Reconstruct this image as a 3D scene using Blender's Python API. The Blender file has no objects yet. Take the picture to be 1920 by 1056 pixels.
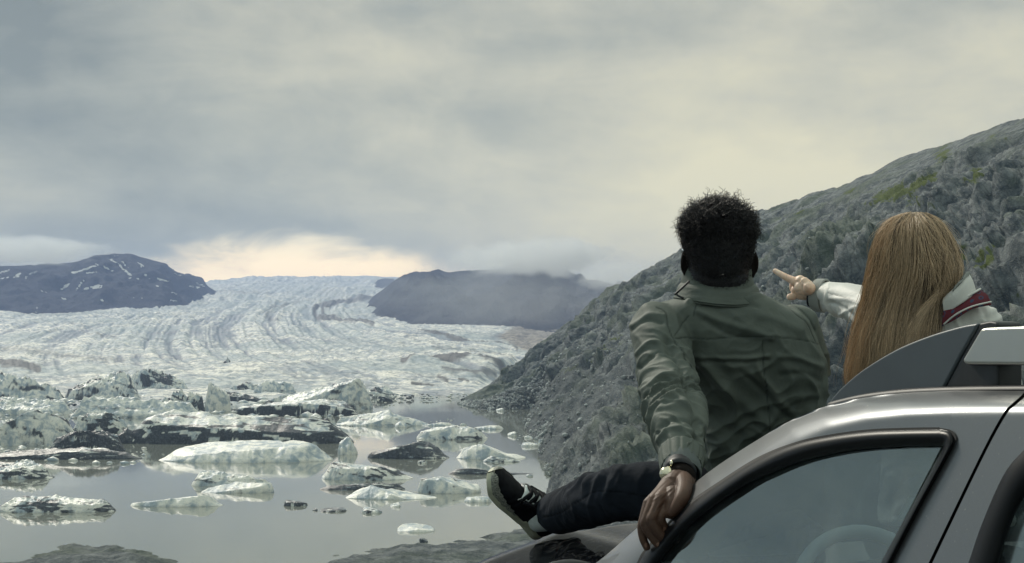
import bpy, bmesh, math, random
import numpy as np
from mathutils import Vector, Matrix

# ------------------------------------------------------------------ camera, world, sun, exposure
F = 2667.0; YH = 662.0; CZ = 1.64; HW = 25.0; WZ = CZ - HW      # focal length and horizon in photo pixels, eye height, height above the lake
sc = bpy.context.scene
cam_d = bpy.data.cameras.new("camera"); cam = bpy.data.objects.new("camera", cam_d)
sc.collection.objects.link(cam); sc.camera = cam
cam.location = (0, 0, CZ); cam.rotation_euler = (math.radians(90), 0, 0)
cam_d.sensor_width = 36; cam_d.lens = 36 * F / 1920; cam_d.shift_y = (YH - 528) / 1920
cam_d.clip_start = 0.05; cam_d.clip_end = 60000
sc.view_settings.view_transform = 'Standard'; sc.view_settings.look = 'None'
sc.view_settings.exposure = 0.0; sc.view_settings.gamma = 1.0
sc.render.engine = 'CYCLES'
cy = sc.cycles
cy.use_denoising = True; cy.max_bounces = 8; cy.diffuse_bounces = 3; cy.glossy_bounces = 4
cy.transmission_bounces = 6; cy.transparent_max_bounces = 10; cy.volume_bounces = 4
cy.use_adaptive_sampling = True; cy.adaptive_threshold = 0.02
cy.volume_step_rate = 0.5; cy.volume_max_steps = 96
cy.caustics_reflective = False; cy.caustics_refractive = False

SUN_EL = math.radians(40); SUN_AZ = math.radians(-34)            # azimuth from +Y, negative to the left
sd = Vector((math.sin(SUN_AZ) * math.cos(SUN_EL), math.cos(SUN_AZ) * math.cos(SUN_EL), math.sin(SUN_EL)))
sun_d = bpy.data.lights.new("sun", 'SUN'); sun = bpy.data.objects.new("sun", sun_d)
sc.collection.objects.link(sun)
sun_d.energy = 2.7; sun_d.angle = math.radians(12); sun_d.color = (1.0, 0.93, 0.80)
sun.rotation_euler = sd.to_track_quat('Z', 'Y').to_euler()

world = bpy.data.worlds.new("World"); sc.world = world; world.use_nodes = True
WN = world.node_tree; WN.nodes.clear()

class NT:
    """tiny wrapper for building node trees"""
    def __init__(s, tree): s.t = tree
    def n(s, kind, **kw):
        nd = s.t.nodes.new(kind)
        ins = kw.pop('ins', {})
        for k, v in kw.items(): setattr(nd, k, v)
        for k, v in ins.items():
            sock = nd.inputs[k]
            if isinstance(v, bpy.types.NodeSocket): s.t.links.new(v, sock)
            else: sock.default_value = v
        return nd
    def m(s, op, a, b=None, c=None, clamp=False):
        nd = s.t.nodes.new('ShaderNodeMath'); nd.operation = op; nd.use_clamp = clamp
        for i, v in enumerate((a, b, c)):
            if v is None: continue
            if isinstance(v, bpy.types.NodeSocket): s.t.links.new(v, nd.inputs[i])
            else: nd.inputs[i].default_value = v
        return nd.outputs[0]
    def mix(s, fac, a, b, mode='MIX'):
        nd = s.t.nodes.new('ShaderNodeMix'); nd.data_type = 'RGBA'; nd.blend_type = mode
        for i, v in ((0, fac), (6, a), (7, b)):
            if isinstance(v, bpy.types.NodeSocket): s.t.links.new(v, nd.inputs[i])
            elif i == 0: nd.inputs[i].default_value = v
            else: nd.inputs[i].default_value = (*v, 1) if len(v) == 3 else v
        return nd.outputs[2]
    def ss(s, v, lo, hi, a=0.0, b=1.0):
        nd = s.t.nodes.new('ShaderNodeMapRange'); nd.interpolation_type = 'SMOOTHSTEP'
        s.t.links.new(v, nd.inputs[0])
        for i, q in zip((1, 2, 3, 4), (lo, hi, a, b)): nd.inputs[i].default_value = q
        return nd.outputs[0]
    def noise(s, vec, scale, detail=5, rough=0.55, dist=0.0, kind='FBM'):
        nd = s.n('ShaderNodeTexNoise', ins={'Scale': scale, 'Detail': detail, 'Roughness': rough, 'Distortion': dist})
        if vec is not None: s.t.links.new(vec, nd.inputs['Vector'])
        return nd.outputs['Fac']
    def mapv(s, vec, loc=(0,0,0), rot=(0,0,0), scale=(1,1,1)):
        nd = s.n('ShaderNodeMapping'); s.t.links.new(vec, nd.inputs[0])
        nd.inputs[1].default_value = loc; nd.inputs[2].default_value = rot; nd.inputs[3].default_value = scale
        return nd.outputs[0]

def make_sky():
    w = NT(WN)
    tc = w.n('ShaderNodeTexCoord').outputs['Generated']
    sep = w.n('ShaderNodeSeparateXYZ', ins={0: tc})
    x, y, z = sep.outputs
    az = w.m('ARCTAN2', x, y); el = w.m('ARCTAN2', z, w.m('SQRT', w.m('ADD', w.m('MULTIPLY', x, x), w.m('MULTIPLY', y, y))))
    zz = w.m('ADD', w.m('ABSOLUTE', z), 0.10)
    deck = w.n('ShaderNodeCombineXYZ', ins={0: w.m('DIVIDE', x, zz), 1: w.m('DIVIDE', y, zz), 2: 0.0}).outputs[0]
    ang = w.n('ShaderNodeCombineXYZ', ins={0: az, 1: el, 2: 0.0}).outputs[0]
    # slow streaks of the cloud deck, rising to the right
    n1 = w.noise(w.mapv(deck, loc=(3.1, 0.4, 0), rot=(0, 0, 0.5), scale=(0.36, 0.26, 1)), 1.3, 5, 0.5, 0.3)
    n2 = w.noise(w.mapv(ang, loc=(1.3, 0.2, 0), rot=(0, 0, -0.35), scale=(1.0, 3.0, 1)), 3.4, 6, 0.5, 0.5)
    n3 = w.noise(w.mapv(ang, loc=(4.3, 1.2, 0), rot=(0, 0, -0.2), scale=(1.0, 2.0, 1)), 11.0, 7, 0.58, 0.3)
    def blob(ca, ce, ra, re, p=1.0, rot=0.0, lo=1.0, hi=0.0):
        v = w.mapv(ang, loc=(-ca, -ce, 0))
        v = w.mapv(v, rot=(0, 0, rot))
        v = w.mapv(v, scale=(1 / ra, 1 / re, 0))
        ln = w.n('ShaderNodeVectorMath', operation='LENGTH', ins={0: v}).outputs['Value']
        return w.ss(ln, lo, hi)
    shade = w.m('ADD', w.m('MULTIPLY', n1, 0.38), w.m('ADD', w.m('MULTIPLY', n2, 0.50), w.m('MULTIPLY', n3, 0.30)))
    n4 = w.noise(w.mapv(ang, loc=(8.3, 3.2, 0), rot=(0, 0, -0.32), scale=(0.8, 2.2, 1)), 7.0, 7, 0.56, 0.8)
    n5 = w.noise(w.mapv(ang, loc=(1.3, 9.2, 0), scale=(1.0, 1.4, 1)), 26.0, 6, 0.6, 0.6)
    shade = w.m('ADD', shade, w.m('ADD', w.m('MULTIPLY', w.m('SUBTRACT', n4, 0.5), 0.34), w.m('SUBTRACT', w.m('MULTIPLY', w.m('SUBTRACT', n5, 0.5), 0.16), 0.075)))
    shade = w.m('ADD', shade, w.m('MULTIPLY', w.ss(az, -0.40, 0.22), 0.16))
    shade = w.m('SUBTRACT', shade, w.m('MULTIPLY', blob(-0.40, 0.23, 0.30, 0.13), 0.22))
    shade = w.m('SUBTRACT', shade, w.m('MULTIPLY', blob(0.33, 0.25, 0.20, 0.05, rot=-0.3), 0.14))
    shade = w.m('SUBTRACT', shade, w.m('MULTIPLY', blob(-0.17, 0.094, 0.15, 0.020, rot=0.10), 0.15))
    shade = w.m('SUBTRACT', shade, w.m('MULTIPLY', blob(-0.33, 0.075, 0.15, 0.025, rot=0.0), 0.13))
    shade = w.m('ADD', shade, w.m('MULTIPLY', blob(0.06, 0.075, 0.15, 0.05, rot=0.2), 0.13))
    shade = w.m('ADD', shade, w.m('MULTIPLY', blob(0.13, 0.13, 0.16, 0.11), 0.24))
    shade = w.m('ADD', shade, w.m('MULTIPLY', blob(-0.10, 0.14, 0.20, 0.045), 0.07))
    ramp = w.n('ShaderNodeValToRGB', ins={0: shade})
    cr = ramp.color_ramp; cr.elements[0].position = 0.30; cr.elements[0].color = (0.205, 0.235, 0.220, 1)
    cr.elements[1].position = 0.92; cr.elements[1].color = (0.72, 0.68, 0.48, 1)
    e = cr.elements.new(0.50); e.color = (0.355, 0.375, 0.325, 1)
    e = cr.elements.new(0.70); e.color = (0.54, 0.53, 0.42, 1)
    # bright break in the cloud above the ice cap
    nw = w.noise(w.mapv(ang, loc=(0.3, 7.2, 0), scale=(1.0, 2.2, 1)), 14.0, 5, 0.55, 0.4)
    top = w.m('ADD', 0.0745, w.m('MULTIPLY', w.m('SUBTRACT', nw, 0.5), 0.055))
    top = w.m('SUBTRACT', top, w.m('MULTIPLY', w.m('ABSOLUTE', w.m('ADD', az, 0.150)), 0.10))
    gap = w.m('MULTIPLY', w.ss(w.m('SUBTRACT', el, top), 0.010, -0.010), w.ss(w.m('ABSOLUTE', w.m('ADD', az, 0.150)), 0.155, 0.060))
    gap = w.m('MULTIPLY', gap, w.ss(el, -0.02, 0.0))
    col = w.mix(gap, ramp.outputs[0], w.mix(w.ss(el, 0.082, 0.056), (1.05, 0.93, 0.66), (1.55, 1.22, 0.74)))
    sky = w.n('ShaderNodeTexSky', sky_type='NISHITA', sun_disc=False, sun_elevation=SUN_EL, sun_rotation=SUN_AZ % (2 * math.pi))
    warm = w.ss(el, 0.30, 0.03, 0.0, 0.42)
    col = w.mix(warm, col, w.mix(1.0, col, (1.74, 1.64, 1.28), 'MULTIPLY'))
    skyc = w.mix(1.0, sky.outputs[0], (0.1, 0.1, 0.1), 'MULTIPLY')
    col = w.mix(0.97, skyc, col)
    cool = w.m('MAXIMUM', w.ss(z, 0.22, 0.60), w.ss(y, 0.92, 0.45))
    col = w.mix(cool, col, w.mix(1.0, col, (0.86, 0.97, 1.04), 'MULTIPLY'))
    # the ground half of the world
    col = w.mix(w.ss(z, -0.02, -0.10), col, (0.10, 0.11, 0.105))
    # brighter overhead than at the horizon, as an overcast sky is
    k = w.ss(z, 0.30, 0.9, 1.12, 1.75)
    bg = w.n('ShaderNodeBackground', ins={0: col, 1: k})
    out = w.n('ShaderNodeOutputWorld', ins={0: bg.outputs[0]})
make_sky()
world.cycles.sampling_method = 'MANUAL'; world.cycles.sample_map_resolution = 1024

# ------------------------------------------------------------------ helpers
COL = sc.collection
def U(px, py, d):
    return np.array(((px - 960) / F * d, d, CZ - (py - YH) / F * d))
def tag(o, label=None, cat=None, group=None, kind=None):
    if label: o['label'] = label
    if cat: o['category'] = cat
    if group: o['group'] = group
    if kind: o['kind'] = kind
    return o
def link(name, me, mats=None, parent=None, smooth=True):
    o = bpy.data.objects.new(name, me); COL.objects.link(o)
    if mats is not None:
        for m_ in (mats if isinstance(mats, (list, tuple)) else [mats]): me.materials.append(m_)
    if smooth and len(me.polygons): me.polygons.foreach_set('use_smooth', np.ones(len(me.polygons), bool))
    if parent is not None: o.parent = parent
    return o
def empty(name, loc=(0, 0, 0)):
    o = bpy.data.objects.new(name, None); COL.objects.link(o); o.location = loc; o.empty_display_size = 0.1
    return o
def reparent(o, root):
    o.parent = root; o.matrix_parent_inverse = Matrix.Translation(root.location).inverted(); return o
def mesh_np(name, V, Fc, attrs=None):
    """V (n,3); Fc (m,4) or (m,3) int"""
    V = np.asarray(V, np.float32); Fc = np.asarray(Fc, np.int32)
    me = bpy.data.meshes.new(name)
    k = Fc.shape[1]
    me.vertices.add(len(V)); me.vertices.foreach_set('co', V.ravel())
    me.loops.add(Fc.size); me.loops.foreach_set('vertex_index', Fc.ravel())
    me.polygons.add(len(Fc)); me.polygons.foreach_set('loop_start', np.arange(0, Fc.size, k, dtype=np.int32))
    me.update(calc_edges=True); me.validate()
    for an, av in (attrs or {}).items():
        a = me.attributes.new(an, 'FLOAT', 'POINT'); a.data.foreach_set('value', np.asarray(av, np.float32).ravel())
    return me
def grid_faces(nu, nv, closed_u=False, closed_v=False, flip=False):
    iu = np.arange(nu if closed_u else nu - 1); iv = np.arange(nv if closed_v else nv - 1)
    a, b = np.meshgrid(iu, iv, indexing='ij'); a2 = (a + 1) % nu; b2 = (b + 1) % nv
    f = np.stack([a * nv + b, a2 * nv + b, a2 * nv + b2, a * nv + b2], -1).reshape(-1, 4)
    return f[:, ::-1] if flip else f
def grid_mesh(name, P, attrs=None, flip=False, **k):
    nu, nv = P.shape[:2]
    return mesh_np(name, P.reshape(-1, 3), grid_faces(nu, nv, flip=flip, **k), attrs)
def join_np(parts):
    Vs, Fs, off = [], [], 0
    for V, f in parts:
        Vs.append(np.asarray(V, float)); Fs.append(np.asarray(f) + off); off += len(V)
    return np.concatenate(Vs), np.concatenate(Fs)

_rs = np.random.RandomState(7)
_perm = np.concatenate([_rs.permutation(256)] * 3).astype(np.int64)
_grad = _rs.normal(size=(256, 3)); _grad /= np.linalg.norm(_grad, axis=1)[:, None]
def perlin(P):
    P = np.asarray(P, float); I = np.floor(P).astype(np.int64); f = P - I; I &= 255
    u = f * f * f * (f * (f * 6 - 15) + 10); r = 0
    for dx in (0, 1):
        wx = u[..., 0] if dx else 1 - u[..., 0]
        for dy in (0, 1):
            wy = u[..., 1] if dy else 1 - u[..., 1]
            for dz in (0, 1):
                wz = u[..., 2] if dz else 1 - u[..., 2]
                h = _perm[_perm[_perm[I[..., 0] + dx] + I[..., 1] + dy] + I[..., 2] + dz]
                g = _grad[h]
                r = r + wx * wy * wz * (g[..., 0] * (f[..., 0] - dx) + g[..., 1] * (f[..., 1] - dy) + g[..., 2] * (f[..., 2] - dz))
    return r * 1.6
def fbm(P, o=5, g=0.5, l=2.03):
    a, s, r = 1.0, 1.0, 0
    for i in range(o):
        r = r + a * perlin(P * s + i * 17.3); a *= g; s *= l
    return r
def ridged(P, o=5, g=0.5, l=2.1):
    a, s, r, w = 1.0, 1.0, 0, 1.0
    for i in range(o):
        n = 1 - np.abs(perlin(P * s + i * 11.7)); n = n * n * w
        r = r + a * n; w = np.clip(n * 1.6, 0, 1); a *= g; s *= l
    return r - 1.0
def sstep(x, a, b):
    t = np.clip((x - a) / (b - a), 0, 1); return t * t * (3 - 2 * t)
def interp_pts(pts, t, sm=0):
    pts = np.asarray(pts, float); k = np.arange(len(pts))
    out = np.stack([catmull(k, pts[:, j], t) for j in range(pts.shape[1])], -1)
    return out
def catmull(k, v, t):
    t = np.clip(t, 0, len(v) - 1 - 1e-9); i = np.floor(t).astype(int); f = t - i
    g = lambda j: v[np.clip(j, 0, len(v) - 1)]
    p0, p1, p2, p3 = g(i - 1), g(i), g(i + 1), g(i + 2)
    return 0.5 * (2 * p1 + (p2 - p0) * f + (2 * p0 - 5 * p1 + 4 * p2 - p3) * f * f + (3 * p1 - p0 - 3 * p2 + p3) * f ** 3)
def grid_normals(P):
    du = np.gradient(P, axis=0); dv = np.gradient(P, axis=1)
    n = np.cross(du, dv); n /= np.linalg.norm(n, axis=-1, keepdims=True) + 1e-9
    return n
def seg_dist(px, py, pl):
    """distance in px to a polyline"""
    best = np.full(np.shape(px), 1e9)
    for (x0, y0), (x1, y1) in zip(pl[:-1], pl[1:]):
        dx, dy = x1 - x0, y1 - y0; L = dx * dx + dy * dy + 1e-9
        t = np.clip(((px - x0) * dx + (py - y0) * dy) / L, 0, 1)
        best = np.minimum(best, np.hypot(px - x0 - t * dx, py - y0 - t * dy))
    return best

# ------------------------------------------------------------------ materials
def mat(name, build):
    m_ = bpy.data.materials.new(name); m_.use_nodes = True; m_.node_tree.nodes.clear()
    w = NT(m_.node_tree); sh = build(w)
    out = w.n('ShaderNodeOutputMaterial')
    w.t.links.new(sh, out.inputs[0]); return m_
def princ(w, color, rough=0.6, metal=0.0, normal=None, **ins):
    d = {'Base Color': color if isinstance(color, bpy.types.NodeSocket) else (*color, 1), 'Roughness': rough, 'Metallic': metal}
    d.update({k.replace('_', ' '): v for k, v in ins.items()})
    if normal is not None: d['Normal'] = normal
    return w.n('ShaderNodeBsdfPrincipled', ins=d).outputs[0]
def bump(w, h, strength=0.5, dist=0.1, normal=None):
    ins = {'Height': h, 'Strength': strength, 'Distance': dist}
    if normal is not None: ins['Normal'] = normal
    return w.n('ShaderNodeBump', ins=ins).outputs[0]
def simple(name, color, rough=0.6, metal=0.0, noise=0.0, nscale=20, bmp=0.0, bdist=0.01, **ins):
    def b(w):
        oc = w.n('ShaderNodeTexCoord').outputs['Object']
        c = (*color, 1); nrm = None
        if noise: c = w.mix(w.ss(w.noise(oc, nscale, 5), 0.3, 0.7), tuple(v * (1 - noise) for v in color), tuple(min(1, v * (1 + noise)) for v in color))
        if bmp: nrm = bump(w, w.noise(oc, nscale * 2, 4), bmp, bdist)
        return princ(w, c if isinstance(c, bpy.types.NodeSocket) else color, rough, metal, nrm, **ins)
    return mat(name, b)
def attr(w, n): return w.n('ShaderNodeAttribute', attribute_name=n).outputs['Fac']
# ------------------------------------------------------------------ land materials
def _rock(w):
    oc = w.n('ShaderNodeTexCoord').outputs['Object']
    nb = w.noise(oc, 0.05, 6, 0.6); nm = w.noise(oc, 0.35, 7, 0.62, 0.4); nf = w.noise(oc, 1.9, 6, 0.65)
    c = w.mix(w.ss(nm, 0.36, 0.66), (0.062, 0.077, 0.089), (0.218, 0.236, 0.240))
    c = w.mix(w.m('MULTIPLY', w.ss(nf, 0.48, 0.75), 0.6), c, (0.27, 0.29, 0.28))
    vor = w.n('ShaderNodeTexVoronoi', feature='DISTANCE_TO_EDGE', ins={'Vector': w.mapv(oc, rot=(0.3, 0.4, 0.2), scale=(1, 0.6, 1)), 'Scale': 0.33})
    c = w.mix(w.m('MULTIPLY', w.ss(vor.outputs[0], 0.06, 0.0), 0.35), c, (0.035, 0.042, 0.046))
    c = w.mix(w.m('MULTIPLY', w.ss(nb, 0.47, 0.62), 0.50), c, (0.085, 0.112, 0.070))       # lichen tint
    g = attr(w, 'grass')
    gm = w.ss(w.m('ADD', g, w.m('MULTIPLY', w.m('SUBTRACT', nm, 0.5), 1.6)), 0.42, 0.62)
    c = w.mix(gm, c, w.mix(nf, (0.050, 0.068, 0.018), (0.120, 0.150, 0.045)))
    s = attr(w, 'scree')
    sv = w.n('ShaderNodeTexVoronoi', ins={'Vector': oc, 'Scale': 0.9})
    sc_c = w.mix(w.ss(w.noise(oc, 2.6, 4, 0.8), 0.52, 0.70), (0.062, 0.075, 0.084), (0.33, 0.35, 0.35))
    c = w.mix(w.m('MULTIPLY', s, 0.6), c, sc_c)
    h = w.m('ADD', w.m('MULTIPLY', nm, 1.6), w.m('ADD', w.m('MULTIPLY', nf, 0.5), w.m('MULTIPLY', w.noise(oc, 7, 4, 0.7), 0.15)))
    return princ(w, c, 0.92, 0, bump(w, h, 0.75, 0.7), Specular_IOR_Level=0.25)
M_rock = mat('rock', _rock)

def _gravel(w):
    oc = w.n('ShaderNodeTexCoord').outputs['Object']
    n = w.noise(oc, 9, 6, 0.7); n2 = w.noise(oc, 0.6, 5)
    c = w.mix(w.ss(n, 0.35, 0.7), (0.035, 0.040, 0.044), (0.13, 0.135, 0.13))
    c = w.mix(w.ss(n2, 0.5, 0.65), c, (0.060, 0.068, 0.062))
    return princ(w, c, 0.95, 0, bump(w, n, 0.8, 0.05))
M_gravel = mat('gravel', _gravel)

def _ice(w):
    oc = w.n('ShaderNodeTexCoord').outputs['Object']
    nb = w.noise(oc, 0.006, 6, 0.6); nm = w.noise(oc, 0.05, 8, 0.68, 0.6); nf = w.noise(oc, 0.4, 6, 0.7)
    nh = w.noise(oc, 0.10, 8, 0.78, 0.5)
    c = w.mix(w.ss(nm, 0.38, 0.58), (0.42, 0.47, 0.52), (0.95, 0.91, 0.82))
    c = w.mix(w.m('MULTIPLY', w.ss(nh, 0.52, 0.42), 0.68), c, (0.13, 0.155, 0.205))
    c = w.mix(w.m('MULTIPLY', attr(w, 'flow'), 0.95), c, (0.14, 0.17, 0.235))
    c = w.mix(w.m('MULTIPLY', w.ss(nf, 0.50, 0.30), 0.55), c, (0.20, 0.25, 0.28))
    c = w.mix(w.m('MULTIPLY', w.ss(nb, 0.44, 0.60), 0.55), c, (0.30, 0.37, 0.40))
    st = w.noise(w.mapv(oc, rot=(0, 0, 0.35), scale=(0.004, 0.02, 0.004)), 1.6, 8, 0.7, 1.0)
    c = w.mix(w.m('MULTIPLY', w.ss(st, 0.50, 0.62), 0.45), c, (0.25, 0.31, 0.35))
    cre = attr(w, 'crevasse')
    c = w.mix(w.m('MULTIPLY', w.ss(cre, 0.25, 0.9), 0.75), c, (0.13, 0.17, 0.20))
    d = attr(w, 'dirt')
    dm = w.ss(w.m('ADD', d, w.m('MULTIPLY', w.m('SUBTRACT', w.noise(oc, 0.12, 6, 0.7), 0.5), 0.5)), 0.12, 0.75)
    c = w.mix(dm, c, w.mix(nf, (0.045, 0.050, 0.060), (0.14, 0.145, 0.15)))
    e = attr(w, 'earth')
    c = w.mix(e, c, w.mix(w.ss(nm, 0.4, 0.6), (0.13, 0.12, 0.115), (0.36, 0.32, 0.28)))
    return princ(w, c, 0.7, 0, bump(w, w.m('ADD', nm, w.m('MULTIPLY', nf, 0.3)), 0.7, 4.0))
M_glacier = mat('glacier_ice', _ice)

def _berg(w):
    oc = w.n('ShaderNodeTexCoord').outputs['Object']
    n1 = w.noise(oc, 0.35, 7, 0.6, 0.5); n2 = w.noise(oc, 2.2, 6, 0.7)
    c = w.mix(w.ss(n1, 0.38, 0.58), (0.37, 0.44, 0.50), (0.92, 0.90, 0.83))
    c = w.mix(w.m('MULTIPLY', w.ss(n2, 0.55, 0.35), 0.35), c, (0.36, 0.45, 0.48))
    c = w.mix(w.m('MULTIPLY', w.ss(attr(w, 'crevasse'), 0.3, 0.9), 0.7), c, (0.20, 0.29, 0.34))
    d = attr(w, 'dirt')
    dm = w.ss(w.m('ADD', d, w.m('MULTIPLY', w.m('SUBTRACT', n2, 0.5), 0.9)), 0.22, 0.62)
    c = w.mix(dm, c, w.mix(w.ss(n2, 0.4, 0.7), (0.030, 0.038, 0.052), (0.12, 0.14, 0.170)))
    return princ(w, c, 0.42, 0, bump(w, w.m('ADD', n1, w.m('MULTIPLY', n2, 0.35)), 0.55, 0.6))
M_berg = mat('iceberg_ice', _berg)

def _mtn(w):
    oc = w.n('ShaderNodeTexCoord').outputs['Object']
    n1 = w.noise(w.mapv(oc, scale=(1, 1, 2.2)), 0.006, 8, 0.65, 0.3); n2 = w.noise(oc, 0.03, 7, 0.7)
    c = w.mix(w.ss(n1, 0.35, 0.65), (0.012, 0.017, 0.036), (0.034, 0.043, 0.074))  # blue of the distant haze is put into the rock colours too
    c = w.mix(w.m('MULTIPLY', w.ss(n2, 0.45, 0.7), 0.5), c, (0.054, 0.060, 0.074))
    s = attr(w, 'snow')
    sm = w.ss(w.m('ADD', s, w.m('MULTIPLY', w.m('SUBTRACT', n2, 0.5), 1.1)), 0.42, 0.60)
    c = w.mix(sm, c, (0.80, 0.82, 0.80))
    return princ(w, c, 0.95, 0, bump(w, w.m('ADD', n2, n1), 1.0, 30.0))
M_mtn = mat('hazed_mountain_rock', _mtn)

def _water(w):
    oc = w.n('ShaderNodeTexCoord').outputs['Object']
    a = w.noise(w.mapv(oc, scale=(1, 0.35, 1)), 0.9, 3, 0.5); b = w.noise(w.mapv(oc, scale=(1, 0.5, 1)), 0.05, 3, 0.5)
    nrm = bump(w, w.m('ADD', w.m('MULTIPLY', a, 0.02), w.m('MULTIPLY', b, 0.25)), 0.25, 0.4)
    return princ(w, (0.20, 0.215, 0.19), 0.045, 0, nrm, IOR=1.33)
M_water = mat('glacial_water', _water)

# ------------------------------------------------------------------ lake: one sheet out to the ice and beyond, flat
def lake():
    V = [(-3000, 60, WZ), (3000, 60, WZ), (3000, 1400, WZ), (-3000, 1400, WZ)]
    o = link('lake_water', mesh_np('lake_water', V, [(0, 1, 2, 3)]), M_water, smooth=False)
    tag(o, kind='structure')
lake()
def seabed():
    V = [(-8900, -850, WZ - 6), (8900, -850, WZ - 6), (8900, 8600, WZ - 6), (-8900, 8600, WZ - 6)]
    tag(link('ground', mesh_np('ground', V, [(0, 1, 2, 3)]), M_gravel, smooth=False), kind='structure')
seabed()

# ------------------------------------------------------------------ near terrain: the gravel shelf under the car, falling to the shore
def near_terrain():
    xs = np.concatenate([np.linspace(-260, -90, 60), np.linspace(-88, 60, 330), np.linspace(62, 260, 70)])
    ys = np.concatenate([np.linspace(-80, -6, 30), np.linspace(-5, 30, 70), np.linspace(31, 150, 90), np.linspace(150.5, 230, 230)])
    X, Y = np.meshgrid(xs, ys, indexing='ij')
    P2 = np.stack([X, Y, 0 * X], -1)
    # shore line distance seen from the car, per column
    az = X / np.maximum(Y, 1.0) * F + 960
    sh = np.interp(az, [-900, 0, 60, 130, 190, 240, 300, 420, 560, 640, 700, 780, 850, 910, 960, 1040, 1300, 2500],
                   [150, 168, 172, 184, 184, 180, 173, 160, 160, 173, 179, 183, 186, 192, 197, 203, 215, 230])
    sh = sh + 2.2 * fbm(P2 / 9, 4)
    drop = np.interp(Y, [-80, 7.5, 12, 20, 60, 120, 150, 168], [0.3, 0, -2.2, -5.5, -14.5, -22.9, -25.6, -25.9])
    rise = np.clip((sh - Y), -12, 12) * 0.09
    low = WZ + rise + 0.35 * fbm(P2 / 5, 5) + 0.5 * np.clip(ridged(P2 / 7, 5) , -1, 1) * sstep(Y, 60, 150)
    Z = np.maximum(drop, low)
    t = sstep(Y, 110, 160); Z = Z * (1 - t) + low * t
    t2 = sstep(Y, 8, 30); Z = Z + t2 * (1 - t) * 0.5 * ridged(P2 / 6, 4)
    Z = Z + 0.02 * fbm(P2 * 2, 3) * (1 - t2)
    back = sstep(-Y, 10, 80) * 8; Z = Z + back * (1 + 0.3 * fbm(P2 / 20, 4))
    o = link('shore_ground', grid_mesh('shore_ground', np.stack([X, Y, Z], -1), {'grass': 0 * X - 1, 'scree': 0.4 + 0 * X}), M_rock)
    tag(o, kind='structure')
near_terrain()

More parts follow.
